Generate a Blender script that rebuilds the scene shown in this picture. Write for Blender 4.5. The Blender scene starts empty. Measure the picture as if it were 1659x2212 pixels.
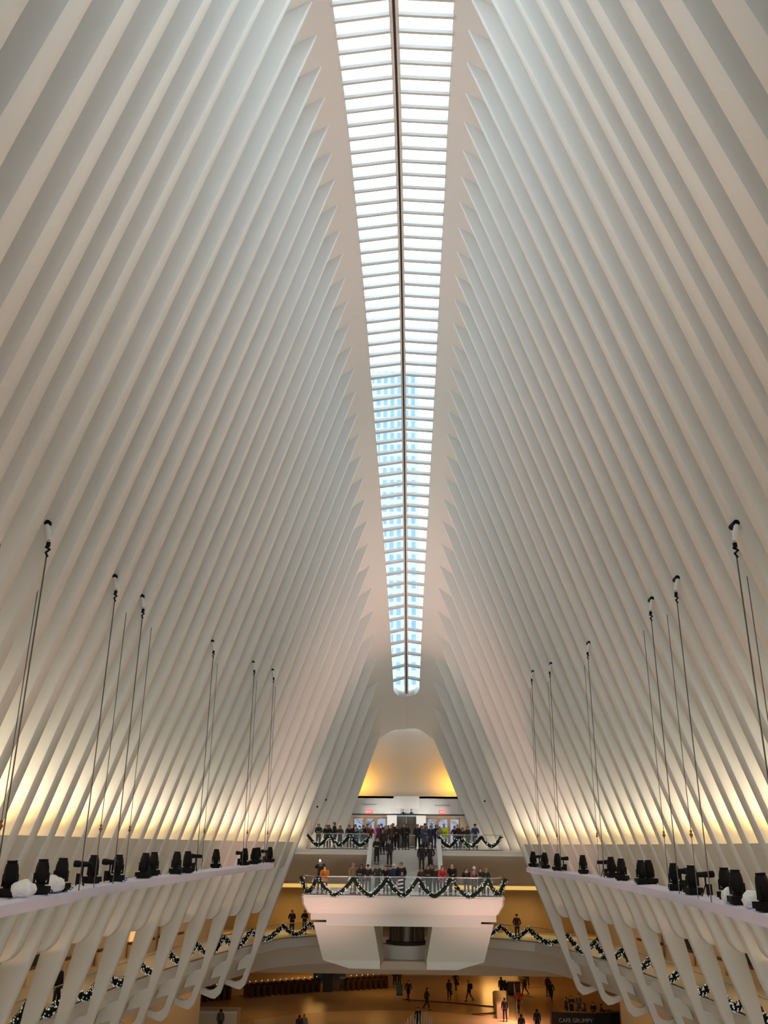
import bpy, bmesh, math, random
from mathutils import Vector, Matrix
import numpy as np
random.seed(7)
C = bpy.context.scene.collection
SC = bpy.context.scene

# ------------------------------------------------------------------ camera
F_PX, TILT, ROLL, YAW = 1853.0, math.radians(20.75), 0.0100, math.radians(-2.0383)
CAM = Vector((0.65, 0.0, 0.0))
fw = Vector((math.sin(YAW)*math.cos(TILT), math.cos(YAW)*math.cos(TILT), math.sin(TILT)))
rt0 = Vector((math.cos(YAW), -math.sin(YAW), 0.0)); up0 = rt0.cross(fw)
rt = rt0*math.cos(ROLL) + up0*math.sin(ROLL); up = -rt0*math.sin(ROLL) + up0*math.cos(ROLL)
cam_data = bpy.data.cameras.new('camera'); cam = bpy.data.objects.new('camera', cam_data); C.objects.link(cam)
m = Matrix.Identity(4)
for i in range(3):
    m[i][0], m[i][1], m[i][2], m[i][3] = rt[i], up[i], -fw[i], CAM[i]
cam.matrix_world = m
cam_data.sensor_fit = 'VERTICAL'; cam_data.sensor_height = 36.0
cam_data.lens = 36.0*F_PX/2212.0
cam_data.clip_start = 0.1; cam_data.clip_end = 3000
SC.camera = cam

# ------------------------------------------------------------------ world, exposure, render behaviour
W = bpy.data.worlds.new('world'); SC.world = W; W.use_nodes = True
bg = W.node_tree.nodes['Background']
bg.inputs['Color'].default_value = (0.80, 0.94, 1.0, 1); bg.inputs['Strength'].default_value = 3.7
SC.view_settings.view_transform = 'Standard'; SC.view_settings.look = 'None'
SC.view_settings.gamma = 1.0; SC.view_settings.exposure = 0.0
SC.cycles.max_bounces = 7; SC.cycles.diffuse_bounces = 4; SC.cycles.glossy_bounces = 2
SC.cycles.transmission_bounces = 4; SC.cycles.transparent_max_bounces = 10
SC.cycles.caustics_reflective = False; SC.cycles.caustics_refractive = False
SC.cycles.use_denoising = True
SC.cycles.use_adaptive_sampling = True; SC.cycles.adaptive_threshold = 0.045
SC.cycles.sample_clamp_indirect = 6.0

def area_light(name, loc, size, size_y, power, color, aim=(0, 0, -1), spread=math.pi, portal=False, parent=None):
    d = bpy.data.lights.new(name, 'AREA'); d.shape = 'RECTANGLE'; d.size = size; d.size_y = size_y
    d.energy = power; d.color = color; d.spread = spread
    if portal: d.cycles.is_portal = True
    o = bpy.data.objects.new(name, d); C.objects.link(o); o.location = loc
    o.rotation_mode = 'QUATERNION'; o.rotation_quaternion = Vector(aim).to_track_quat('-Z', 'Y')
    return o
WARM = (1.0, 0.71, 0.36); AMBER = (1.0, 0.50, 0.13); PEACH = (1.0, 0.62, 0.36)

# ------------------------------------------------------------------ the hall's shape (metres; z = 0 is the ledge level, eye height of the far side)
S, K = 1.887, 9.75
NEAR = {-3: 13.05, -4: 11.6, -5: 10.15, -6: 8.7, -7: 7.3, -8: 5.95, -9: 4.6}
def yn(n): return NEAR.get(n, (K+n)*S)
def pv(c, x):
    r = 0.0
    for a in c: r = r*x + a
    return r
def tipx(Y): return -pv([1.00366765e-07, -7.77488720e-06, 8.61108082e-04, -8.57572005e-03, -2.78829614], Y-37)
def tipz(Y): return pv([-1.24372614e-06, 4.54815213e-05, -1.19909616e-02, -3.75068982e-02, 27.1695011], Y-37)
def footx(Y): return -pv([6.86489333e-07, -1.57535728e-05, 4.56769952e-03, 3.75550222e-03, -11.5917775], Y-39)
def ledge_z(Y): return -0.05 - 0.35*max(0.0, (Y-27)/40.0)
def tip(Y, s): return tipx(Y) + (0.12 if s > 0 else 0.0)
def foot(Y, s): return footx(Y) + (0.55 if s > 0 else 0.0)
def ribx(Y, z, s):
    "distance from the middle plane of a rib's inner edge"
    xf, xt, zt = foot(Y, s), tip(Y, s), tipz(Y)
    base = xf + (xt-xf)*(z+0.2)/(zt+0.2)
    if z < -0.2: base += 0.012*(-0.2-z)
    return base
SLOPE = 0.72
SKY_Y = [-2, 1, 7, 13.5, 19, 22.4, 31.6, 38, 45.8, 51.8, 58.6, 65.2, 72.2]
SKY_W = [1.0, 1.15, 1.42, 1.70, 1.86, 1.94, 2.05, 2.04, 1.985, 1.85, 1.65, 1.38, 1.085]
def sky_w(Y):
    if Y > 72.2:
        q = (Y-72.2)/0.8
        return 0.0 if q >= 1 else 1.085*math.sqrt(1-q**2.6)
    return float(np.interp(Y, SKY_Y, SKY_W))
SKX = 0.1                                    # the ridge stands a hand's breadth right of the middle
def beam_z(Y, x):
    s = 1 if x > 0 else -1
    a = abs(x)
    if Y > 71.5:
        k = 1.08*min(1.0, (Y-71.5)/0.8); a = math.sqrt(a*a + k*k*0.35) if a > k else math.sqrt(k*k*1.35)
    return tipz(Y) + SLOPE*(tip(Y, s)-a)
def ridge_z(Y): return tipz(Y) + SLOPE*(tipx(Y)-sky_w(min(Y, 72.2))) + 0.38

FLOOR, RING, UPPER, LANDING = -14.5, -7.4, -0.87, -3.4
def rim(Y, s): return foot(Y, s) + 3.55
def proj(p):
    d = Vector(p)-CAM; zc = d.dot(fw)
    return 829.5+F_PX*d.dot(rt)/zc, 1106-F_PX*d.dot(up)/zc
def ray(x, y): return fw + rt*((x-829.5)/F_PX) - up*((y-1106)/F_PX)
def at_y(x, y, Y):
    d = ray(x, y); return CAM + d*(Y/d.y)
def at_z(x, y, z):
    d = ray(x, y); return CAM + d*(z/d.z)
def x_at(px, Y, z):
    X = 0.0
    for _ in range(20):
        a = proj((X, Y, z))[0]; b = proj((X+1, Y, z))[0]; X += (px-a)/(b-a)
    return X

# ------------------------------------------------------------------ materials
def mat(name, col, rough=0.5, metal=0.0, noise=0.0, nscale=3.0, emit=None, estr=0.0, bump=0.0, spec=0.5, stretch=None):
    m = bpy.data.materials.new(name); m.use_nodes = True; nt = m.node_tree; b = nt.nodes['Principled BSDF']
    b.inputs['Base Color'].default_value = (*col, 1); b.inputs['Roughness'].default_value = rough
    b.inputs['Metallic'].default_value = metal; b.inputs['Specular IOR Level'].default_value = spec
    if emit: b.inputs['Emission Color'].default_value = (*emit, 1); b.inputs['Emission Strength'].default_value = estr
    if noise or bump:
        tc = nt.nodes.new('ShaderNodeTexCoord'); n = nt.nodes.new('ShaderNodeTexNoise')
        n.inputs['Scale'].default_value = nscale; n.inputs['Detail'].default_value = 4
        if stretch:
            mp = nt.nodes.new('ShaderNodeMapping'); mp.inputs['Scale'].default_value = stretch
            nt.links.new(tc.outputs['Object'], mp.inputs['Vector']); nt.links.new(mp.outputs['Vector'], n.inputs['Vector'])
        else: nt.links.new(tc.outputs['Object'], n.inputs['Vector'])
        if noise:
            mx = nt.nodes.new('ShaderNodeMix'); mx.data_type = 'RGBA'
            mx.inputs[6].default_value = (*[c*(1-noise) for c in col], 1)
            mx.inputs[7].default_value = (*[min(1, c*(1+noise)) for c in col], 1)
            nt.links.new(n.outputs['Fac'], mx.inputs[0]); nt.links.new(mx.outputs[2], b.inputs['Base Color'])
        if bump:
            bp = nt.nodes.new('ShaderNodeBump'); bp.inputs['Strength'].default_value = bump
            nt.links.new(n.outputs['Fac'], bp.inputs['Height']); nt.links.new(bp.outputs['Normal'], b.inputs['Normal'])
    return m
def glass_mat(name, tint=(0.9, 0.95, 0.96), gloss=0.08, rough=0.03):
    m = bpy.data.materials.new(name); m.use_nodes = True; nt = m.node_tree
    for n in list(nt.nodes): nt.nodes.remove(n)
    out = nt.nodes.new('ShaderNodeOutputMaterial'); t = nt.nodes.new('ShaderNodeBsdfTransparent'); g = nt.nodes.new('ShaderNodeBsdfGlossy')
    t.inputs['Color'].default_value = (*tint, 1); g.inputs['Roughness'].default_value = rough
    mx = nt.nodes.new('ShaderNodeMixShader'); mx.inputs[0].default_value = gloss
    nt.links.new(t.outputs[0], mx.inputs[1]); nt.links.new(g.outputs[0], mx.inputs[2]); nt.links.new(mx.outputs[0], out.inputs[0])
    return m
M = {}
M['white'] = mat('white_paint', (0.785, 0.80, 0.79), 0.55, noise=0.015, nscale=0.6, spec=0.25)
M['panel'] = mat('white_panel', (0.785, 0.80, 0.79), 0.6, noise=0.02, nscale=0.5, spec=0.2)
M['bar'] = mat('skylight_bar_paint', (0.60, 0.62, 0.62), 0.5)
M['slot'] = mat('dark_gasket', (0.035, 0.012, 0.008), 0.6)
M['glass'] = glass_mat('clear_glass', (0.96, 0.98, 0.985), 0.03, 0.35)
M['skyglass'] = glass_mat('skylight_glass', (0.97, 0.985, 1.0), 0.03)
M['black'] = mat('black_metal', (0.006, 0.006, 0.007), 0.6, spec=0.15)
M['rubber'] = mat('black_lens', (0.03, 0.03, 0.035), 0.2)
M['steel'] = mat('brushed_steel', (0.55, 0.56, 0.57), 0.3, metal=1.0, noise=0.05)
M['cable'] = mat('steel_cable', (0.09, 0.085, 0.08), 0.5)
M['wrap'] = mat('white_wrap', (0.66, 0.67, 0.86), 0.6, noise=0.05, nscale=2.0, bump=0.3)
M['plastic'] = mat('white_plastic_bag', (0.86, 0.87, 0.90), 0.35, noise=0.05, nscale=5, bump=0.6)
M['pine'] = mat('pine_green', (0.007, 0.018, 0.010), 0.9, noise=0.5, nscale=12)
M['bulb'] = mat('white_bulb', (0.9, 0.9, 0.85), 0.4, emit=(0.9, 0.97, 0.9), estr=0.30)
M['stair'] = mat('stair_stone', (0.62, 0.62, 0.62), 0.5, noise=0.06, nscale=4)
M['marble'] = mat('floor_marble', (0.60, 0.49, 0.34), 0.22, noise=0.10, nscale=0.35)
M['marble2'] = mat('pale_marble', (0.78, 0.68, 0.56), 0.3, noise=0.05, nscale=0.5)
M['seam'] = mat('dark_floor_inlay', (0.06, 0.03, 0.015), 0.4)
M['gold'] = mat('gold_wall', (0.50, 0.36, 0.16), 0.5, noise=0.08, nscale=0.5)
M['taupe'] = mat('taupe_soffit', (0.72, 0.64, 0.57), 0.6, noise=0.04, nscale=0.8)
M['shop'] = mat('shop_wall', (0.70, 0.58, 0.43), 0.6, noise=0.05)
M['brown'] = mat('brown_wood', (0.13, 0.06, 0.035), 0.5, noise=0.2, nscale=4, stretch=(1, 8, 1))
M['dark'] = mat('dark_interior', (0.025, 0.02, 0.018), 0.6)
M['cove'] = mat('cove_light_strip', (0.9, 0.6, 0.2), 0.5, emit=(1.0, 0.62, 0.16), estr=0.75)
M['lit'] = mat('lit_shop_panel', (0.9, 0.6, 0.3), 0.5, emit=(1.0, 0.58, 0.22), estr=0.65)
M['exit'] = mat('exit_red', (0.9, 0.1, 0.08), 0.4, emit=(1.0, 0.14, 0.12), estr=0.85)
M['exit_text'] = mat('exit_letters', (1, 0.75, 0.7), 0.4, emit=(1.0, 0.62, 0.55), estr=0.9)
M['ink'] = mat('grey_lettering', (0.10, 0.10, 0.11), 0.5)
M['bronze'] = mat('elevator_bronze', (0.09, 0.075, 0.06), 0.25, metal=0.6, noise=0.2, nscale=2)
M['blue'] = mat('sign_blue', (0.03, 0.09, 0.17), 0.5)
M['teal'] = mat('teal_poster', (0.03, 0.12, 0.12), 0.5, noise=0.3, nscale=2)
M['letter'] = mat('pale_lettering', (0.75, 0.76, 0.75), 0.5)

# ------------------------------------------------------------------ mesh helpers
class MB:
    def __init__(s): s.v = []; s.f = []; s.mi = []
    def poly(s, pts, faces, mi=0):
        b = len(s.v); s.v += [tuple(p) for p in pts]; s.f += [tuple(b+i for i in f) for f in faces]; s.mi += [mi]*len(faces); return s
    def box(s, x0, x1, y0, y1, z0, z1, mi=0, M4=None):
        p = [(x, y, z) for z in (z0, z1) for y in (y0, y1) for x in (x0, x1)]
        if M4: p = [tuple(M4 @ Vector(q)) for q in p]
        return s.poly(p, [(0, 2, 3, 1), (4, 5, 7, 6), (0, 1, 5, 4), (2, 6, 7, 3), (0, 4, 6, 2), (1, 3, 7, 5)], mi)
    def loft(s, rings, closed=True, caps=True, mi=0):
        n = len(rings[0]); pts = [p for r in rings for p in r]; fs = []
        for i in range(len(rings)-1):
            for j in range(n if closed else n-1):
                a = i*n+j; b = i*n+(j+1) % n; fs.append((a, b, b+n, a+n))
        if caps and closed: fs += [tuple(range(n-1, -1, -1)), tuple((len(rings)-1)*n+j for j in range(n))]
        return s.poly(pts, fs, mi)
    def tube(s, path, r, n=6, mi=0, caps=True):
        path = [Vector(p) for p in path]; rings = []
        for i, p in enumerate(path):
            t = (path[min(i+1, len(path)-1)] - path[max(i-1, 0)]).normalized()
            a = t.cross(Vector((0, 0, 1))) if abs(t.z) < 0.95 else t.cross(Vector((0, 1, 0)))
            a.normalize(); b = t.cross(a); rr = r[i] if isinstance(r, (list, tuple)) else r
            rings.append([p + (a*math.cos(k*2*math.pi/n) + b*math.sin(k*2*math.pi/n))*rr for k in range(n)])
        return s.loft(rings, caps=caps, mi=mi)
    def lathe(s, prof, cx=0, cy=0, n=20, mi=0, a0=0, a1=2*math.pi, caps=True):
        full = abs(a1-a0-2*math.pi) < 1e-6; k = n if full else n+1
        rings = [[(cx+r*math.cos(a0+(a1-a0)*j/n), cy+r*math.sin(a0+(a1-a0)*j/n), z) for j in range(k)] for r, z in prof]
        return s.loft(rings, closed=full, caps=caps and full, mi=mi)
    def prism(s, pts2, y0, y1, mi=0, axis='y'):
        n = len(pts2)
        if axis == 'y': a = [(x, y0, z) for x, z in pts2]; b = [(x, y1, z) for x, z in pts2]
        elif axis == 'z': a = [(x, y, y0) for x, y in pts2]; b = [(x, y, y1) for x, y in pts2]
        else: a = [(y0, x, z) for x, z in pts2]; b = [(y1, x, z) for x, z in pts2]
        return s.poly(a+b, [tuple(range(n-1, -1, -1)), tuple(range(n, 2*n))]+[(i, (i+1) % n, (i+1) % n+n, i+n) for i in range(n)], mi)
    def mesh(s, name, mats, smooth=False):
        me = bpy.data.meshes.new(name); me.from_pydata(s.v, [], s.f)
        for mm in (mats if isinstance(mats, (list, tuple)) else [mats]): me.materials.append(mm)
        me.polygons.foreach_set('material_index', s.mi)
        bm = bmesh.new(); bm.from_mesh(me); bmesh.ops.recalc_face_normals(bm, faces=bm.faces); bm.to_mesh(me); bm.free()
        if smooth:
            me.polygons.foreach_set('use_smooth', [True]*len(me.polygons))
            try: me.set_sharp_from_angle(angle=math.radians(smooth if smooth is not True else 40))
            except Exception: pass
        me.update(); return me
    def build(s, name, mats, parent=None, smooth=False, loc=None):
        o = bpy.data.objects.new(name, s.mesh(name, mats, smooth)); C.objects.link(o)
        if parent: o.parent = parent
        if loc: o.location = loc
        return o
def tag(o, label=None, cat=None, group=None, kind=None):
    if label: o['label'] = label
    if cat: o['category'] = cat
    if group: o['group'] = group
    if kind: o['kind'] = kind
    return o
def empty(name, loc=(0, 0, 0), rz=0, label=None, cat=None, group=None, kind=None):
    o = bpy.data.objects.new(name, None); C.objects.link(o); o.location = loc; o.rotation_euler = (0, 0, rz)
    o.empty_display_size = 0.2
    return tag(o, label, cat, group, kind)
def copy_tree(o, parent=None):
    c = o.copy(); C.objects.link(c); c.parent = parent
    for ch in list(o.children): copy_tree(ch, c)
    return c
ORD = ['', 'first', 'second', 'third', 'fourth', 'fifth', 'sixth', 'seventh', 'eighth', 'ninth', 'tenth', 'eleventh', 'twelfth', 'thirteenth', 'fourteenth', 'fifteenth', 'sixteenth', 'seventeenth', 'eighteenth', 'nineteenth', 'twentieth', 'twenty-first', 'twenty-second', 'twenty-third', 'twenty-fourth', 'twenty-fifth', 'twenty-sixth', 'twenty-seventh', 'twenty-eighth', 'twenty-ninth', 'thirtieth', 'thirty-first', 'thirty-second', 'thirty-third', 'thirty-fourth', 'thirty-fifth', 'thirty-sixth', 'thirty-seventh', 'thirty-eighth', 'thirty-ninth', 'fortieth']
SIDE = {-1: 'left', 1: 'right'}

# ================================================================== STRUCTURE
YS = [-3 + 0.75*i for i in range(int(75.2/0.75)+2)]
YS = sorted(set([y for y in YS if y < 72]) | set([72+0.05*i for i in range(24)]) | set([73.3+0.2*i for i in range(15)]))
# roof beams either side of the skylight, closing round its far end
g = MB()
for s in (-1, 1):
    rows = []
    for Y in [y for y in YS if y <= 75.31]:
        x0 = SKX*s*0 + sky_w(Y); xo = tip(Y, s) + 2.2
        xs = [x0, x0+0.02] + [x0+(xo-x0)*k/10 for k in range(1, 11)]
        c0 = SKX
        r = [((c0 + s*x0), Y, beam_z(Y, s*x0)+0.5)] if sky_w(Y) > 0 else [((c0 + s*x0), Y, beam_z(Y, s*x0)+0.02)]
        for i, x in enumerate(xs):
            w = max(0.0, 1-(x-x0)/1.0)
            r.append((s*x + c0*w, Y, beam_z(Y, s*x)))
        rows.append(r)
    g.loft(rows, closed=False, caps=False)
tag(g.build('ceiling', M['white'], smooth=50), kind='structure')

# back of the bays between the ribs, above the ledge
DEPTH = 1.35
def rec_low(z):
    "recess of the infill panel below the ledge"
    return float(np.interp(z, [-4.5, -3.4, -2.45, -2.05, 0.1], [1.30, 1.22, 1.05, 0.14, 0.10]))
ztop_frac = [0, .02, .05, .1, .2, .3, .4, .5, .6, .7, .8, .9, 1.0]
for s in (-1, 1):
    g = MB(); rows = []
    for Y in YS:
        if Y > 75.6: continue
        z0 = ledge_z(Y) if Y < 67.4 else UPPER
        z1 = tipz(Y)+0.5
        rows.append([(s*(ribx(Y, z0+(z1-z0)*f, s)+DEPTH), Y, z0+(z1-z0)*f) for f in ztop_frac])
    g.loft(rows, closed=False, caps=False)
    # ledge and the panel below it
    rows = []
    for Y in [y for y in YS if y <= 67.45]:
        zl = ledge_z(Y)
        r = [(s*(ribx(Y, zl, s)+DEPTH), Y, zl)]
        for z in [zl, -1.2, -2.05, -2.45, -2.8, -3.4, -4.0, -4.5]: r.append((s*(ribx(Y, z, s)+rec_low(z if z < -0.9 else 0)), Y, z))
        rows.append(r)
    g.loft(rows, closed=False, caps=False)
    tag(g.build('wall_'+SIDE[s], M['panel'], smooth=50), kind='structure')

# ribs -------------------------------------------------------------
def fin_rings(Y, s, prof):
    "prof: list of (z, inner x, depth, thickness); rounded inner corners"
    rings = []
    for z, xi, d, t in prof:
        h = t/2; r = min(0.13, h*0.55)
        p = [(xi+d, Y-h), (xi+r*1.6, Y-h), (xi+r*0.5, Y-h+r*0.28), (xi, Y-h+r), (xi, Y+h-r), (xi+r*0.5, Y+h-r*0.28), (xi+r*1.6, Y+h), (xi+d, Y+h)]
        rings.append([(s*x, y, z) for x, y in p])
    return rings
def make_rib(n, s):
    Y = yn(n); zt = tipz(Y); g = MB(); prof = []
    on_floor = n >= 27
    upper_z = [zt+0.6, zt+0.15, zt-0.3, zt-0.8, zt-1.5, zt-2.5, zt-4, zt-6] + [zt-6-(zt-6+0.2)*k/8 for k in range(1, 9)]
    for z in upper_z:
        dt = max(0.0, zt-z)
        t = 0.11 + 0.47*min(1, dt/max(5.0, zt))**0.65
        prof.append((z, ribx(Y, z, s), DEPTH+0.06, t))
    if on_floor:
        prof.append((UPPER-0.02, ribx(Y, UPPER, s), DEPTH, 0.58))
        g.loft(fin_rings(Y, s, prof))
    elif n % 2 == 0:
        low = [(-1.0, 1.45, .56), (-2.5, 1.30, .50), (-4.2, 1.0, .44), (-5.4, .84, .42), (-6.3, .68, .42), (-7.0, .53, .42), (-7.6, .43, .42), (-8.3, .40, .42), (-9.0, .38, .42), (-9.3, .37, .42)]
        for z, d, t in low: prof.append((z, ribx(Y, z, s), d, t))
        g.loft(fin_rings(Y, s, prof))
        # rounded foot, strut back under the gallery and the web above the opening
        X = lambda z: ribx(Y, z, s)
        cx, cz = X(-10), -10.0
        outer = [(X(-9.5), -9.5), (X(-9.75), -9.75), (cx+0.22, cz-0.02), (cx+0.5, cz+0.02), (cx+2.9, cz+0.85)]
        inner = [(cx+2.9, cz+1.28), (cx+0.66, cz+0.44), (cx+0.36, cz+0.50), (X(-9.3)+0.37, -9.3), (X(-9.0)+0.38, -9.0), (X(-9.0), -9.0)]
        g.prism([(s*x, z) for x, z in outer+inner], Y-.204, Y+.204)
        web = [(X(-7.75)+0.25, -7.75), (rim(Y, s)+0.3, -7.98), (rim(Y, s)+0.5, -8.85), (X(-8.7)+0.33, -8.66), (X(-8.4)+0.2, -8.3)]
        g.prism([(s*x, z) for x, z in web], Y-.19, Y+.19)
    else:
        ze = float(np.interp(n, [7, 25], [-4.0, -5.06]))
        for z, d in ((-1.0, 1.40), (-2.2, 1.35), (-2.9, 1.15)): prof.append((z, ribx(Y, z, s), d, .54))
        prof.append((ze+0.75, ribx(Y, ze+0.75, s), 0.92, .5))
        for dz, din in [(.42, .0), (.28, .03), (.16, .09), (.07, .17), (.02, .27), (0, .38)]:
            prof.append((ze+dz, ribx(Y, ze+dz, s)+din, 0.88-2*din, .5))
        g.loft(fin_rings(Y, s, prof))
    return g.build('arched_rib', M['white'], smooth=35)
for s in (-1, 1):
    for n in range(-9, 31):
        o = make_rib(n, s)
        k = 31-n
        if n == 30: lab = 'white rib framing the %s side of the far doorway and gold niche' % SIDE[s]
        elif n >= 27: lab = 'white %s rib standing on the upper balcony floor, %s out from the doorway' % (SIDE[s], ORD[k])
        elif n == 26: lab = 'long white %s rib at the corner of upper balcony and side wall' % SIDE[s]
        elif n % 2 == 0: lab = 'long %s-wall rib with a looped foot, %s rib from the far doorway' % (SIDE[s], ORD[k])
        else: lab = '%s-wall rib ending in a rounded tongue, %s rib from the far doorway' % (SIDE[s], ORD[k])
        tag(o, lab, 'rib', 'white ribs of the %s wall' % SIDE[s])

# skylight -----------------------------------------------------------
sk = empty('window_1', kind='structure'); 
def sky_edge_z(Y, s): return beam_z(Y, s*sky_w(Y))
yy = [-3+0.9435*i for i in range(90)]
ys2 = [y for y in YS if y <= 73.1]
g = MB()
for s in (-1, 1):
    g.loft([[(SKX+s*max(sky_w(Y), 0.01), Y, sky_edge_z(min(Y, 72.2), s)+0.28), (SKX, Y, ridge_z(Y)+0.22)] for Y in ys2], closed=False, caps=False)
g.build('glass_pane', M['skyglass'], sk)
def bar(Y):
    g = MB(); w = sky_w(Y)
    rz = ridge_z(Y)
    for s in (-1, 1):
        a = Vector((SKX+s*(w+0.02), Y, sky_edge_z(Y, s)+0.02)); b = Vector((SKX+s*0.1, Y, rz-0.10)); rings = []
        for p in (a, b):
            hw, hh = 0.10, 0.125
            rings.append([p+Vector((0, dy, dz)) for dy, dz in [(-hw, hh), (-hw, -hh*.4), (-hw*.45, -hh), (hw*.45, -hh), (hw, -hh*.4), (hw, hh)]])
        g.loft(rings)
    return g
for k in range(-1, 61):
    Y = yn(0)+(k-0.35)*S/2
    if 15 < Y < 72.0: bar(Y).build('glazing_bar', M['bar'], sk, smooth=30)
g = MB()
for s in (-1, 1):
    g.loft([[(SKX+s*0.045, Y, ridge_z(Y)-0.22), (SKX+s*0.155, Y, ridge_z(Y)-0.19), (SKX+s*0.155, Y, ridge_z(Y)+0.2), (SKX+s*0.045, Y, ridge_z(Y)+0.2)] for Y in ys2])
g.build('ridge_rail', M['white'], sk)
g = MB(); g.loft([[(SKX-0.05, Y, ridge_z(Y)-0.17), (SKX+0.05, Y, ridge_z(Y)-0.17), (SKX+0.05, Y, ridge_z(Y)+0.1), (SKX-0.05, Y, ridge_z(Y)+0.1)] for Y in ys2])
g.build('ridge_slot', M['slot'], sk)
# daylight comes in through the skylight: portals along it
for a, b in ((-2, 12), (12, 26), (26, 40), (40, 54), (54, 66), (66, 73)):
    mid = (a+b)/2; z0, z1 = ridge_z(a)+0.6, ridge_z(b)+0.6
    dirv = Vector((0, b-a, z1-z0)); nrm = Vector((0, (z1-z0), -(b-a))).normalized()
    o = area_light('daylight_portal', (SKX, mid, max((z0+z1)/2, ridge_z(mid)+0.6)), 4.4, dirv.length, 1, (1, 1, 1), aim=nrm, portal=True)

# far end: niche (gold shell) behind the last ribs
g = MB(); rows = []
prof = [(75.25, 9.9), (75.6, 9.2), (76.3, 8.4), (77.2, 7.5), (78.2, 6.5), (79.1, 5.5), (79.8, 4.6), (80.3, 3.8), (80.6, 3.1), (80.7, 2.4)]
for Yp, zp in prof:
    rows.append([(x, Yp - 0.022*x*x*min(1, max(0, (9.2-zp)/4)), zp) for x in np.linspace(-7.5, 7.5, 31)])
g.loft(rows, closed=False, caps=False)
tag(g.build('wall_niche', M['white'], smooth=50), kind='structure')
g = MB(); g.box(-9.5, 9.5, 75.3, 75.35, 9.6, 10.5)   # closes the roof above the niche
tag(g.build('wall_gable', M['white']), kind='structure')
for s in (-1, 1):
    area_light('niche_uplight', (s*3.95, 78.6, 3.35), 1.5, 0.4, 66, (1.0, 0.43, 0.03), aim=(-s*0.10, 0.35, 1))

for s in (-1, 1): area_light('ceiling_fill_light', (s*2.6, 76.7, 3.4), 1.2, 0.3, 11, (1, .80, .62), aim=(-s*.1, -.38, 1), spread=math.radians(110))  # unseen lamps added to brighten the ceiling in front of the niche
for s in (-1, 1):  # hidden plates added to block daylight leaking in beside the niche
    zs = [-1.0, 1, 3, 5, 7, 8.5, 10.6]; g = MB()
    g.loft([[(s*(ribx(75.0, z, s)+1.25), 75.12, z), (s*7.8, 75.12, z)] for z in zs], closed=False, caps=False)
    tag(g.build('wall_leak_seal_'+SIDE[s], M['white']), kind='structure')
# lintel wall over the doors, elevator shaft drum
LY = 76.0
g = MB()
g.box(-8, 8, LY, 80.9, 3.05, 3.22)                      # top shelf
g.box(-8, 8, LY, LY+0.25, 1.80, 3.22)
g.box(-8, 8, LY+0.25, 79.5, 1.80, 1.9)
tag(g.build('wall_far', M['white']), kind='structure')
g = MB(); g.box(-5.2, 5.2, LY-0.06, LY+0.02, 1.72, 1.81)
tag(g.build('trim_1', M['dark']), kind='structure')
dr = empty('elevator_shaft', (0.08, 77.2, UPPER), label='white rounded elevator shaft with bronze doors between the entrances', cat='elevator')
g = MB(); g.lathe([(1.62, 2.75), (1.62, 4.09)], n=40); g.build('drum', M['white'], dr, smooth=40)
for x0, x1 in ((-1.62, -0.82), (0.82, 1.62)):
    g = MB(); g.box(x0, x1, -1.25, -0.9, 0, 2.62); g.build('pillar', M['white'], dr)
for x0, x1 in ((-1.75, -0.5), (0.5, 1.75)):
    g = MB(); g.box(x0, x1, -1.7, -1.2, 2.68, 3.1); g.build('panel', M['white'], dr)
for x0, x1 in ((-0.8, -0.01), (0.01, 0.8)):
    g = MB(); g.box(x0, x1, -1.1, -1.04, 0, 2.5); g.build('door', M['bronze'], dr)
for x in (-0.28, 0.38):
    g = MB(); g.tube([(x, -1.72, 3.05), (x, -1.95, 2.98), (x, -2.0, 2.8)], 0.03); g.box(x-.07, x+.07, -2.15, -1.85, 2.68, 2.82)
    g.box(x-.02, x+.22, -1.9, -1.8, 2.72, 2.78); g.build('camera_bracket', M['black'], dr)

# entrance doors ------------------------------------------------------
g = MB()
for x0, x1 in ((-7.5, -4.62), (4.72, 7.5)): g.box(x0, x1, 79.0, 79.2, UPPER, 1.9)
g.box(-7.5, -1.5, 78.9, 79.25, 1.62, 1.9); g.box(1.6, 7.5, 78.9, 79.25, 1.62, 1.9)
tag(g.build('wall_entrance', M['taupe']), kind='structure')
M['doorframe'] = mat('pinkish_door_frame', (0.34, 0.22, 0.17), 0.35)
for num, (a, b) in enumerate(((-4.6, -1.62), (1.75, 4.7))):
    d = empty('door_%d' % (num+1), ((a+b)/2, 79.05, UPPER), kind='structure')
    w = (b-a)/3; h = 2.5
    for i in range(3):
        x0 = a-(a+b)/2+i*w
        g = MB()
        for u0, u1, z0, z1 in ((0, .13, 0, h), (w-.13, w, 0, h), (.13, w-.13, 0, .2), (.13, w-.13, h-.15, h)): g.box(x0+u0, x0+u1, -.05, .05, z0, z1)
        g.build('frame', M['doorframe'], d)
        g = MB(); g.box(x0+.13, x0+w-.13, -.01, .01, .2, h-.15); g.build('pane', M['glass'], d)
        g = MB(); g.tube([(x0+.2, -.09, 1.0), (x0+w-.2, -.09, 1.0)], .02); g.build('push_bar', M['steel'], d)
    area_light('entrance_lamp', ((a+b)/2, 78.4, 1.6), 2.6, 0.15, 14, (1, 0.66, 0.3), aim=(0, 0.3, -1))

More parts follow.
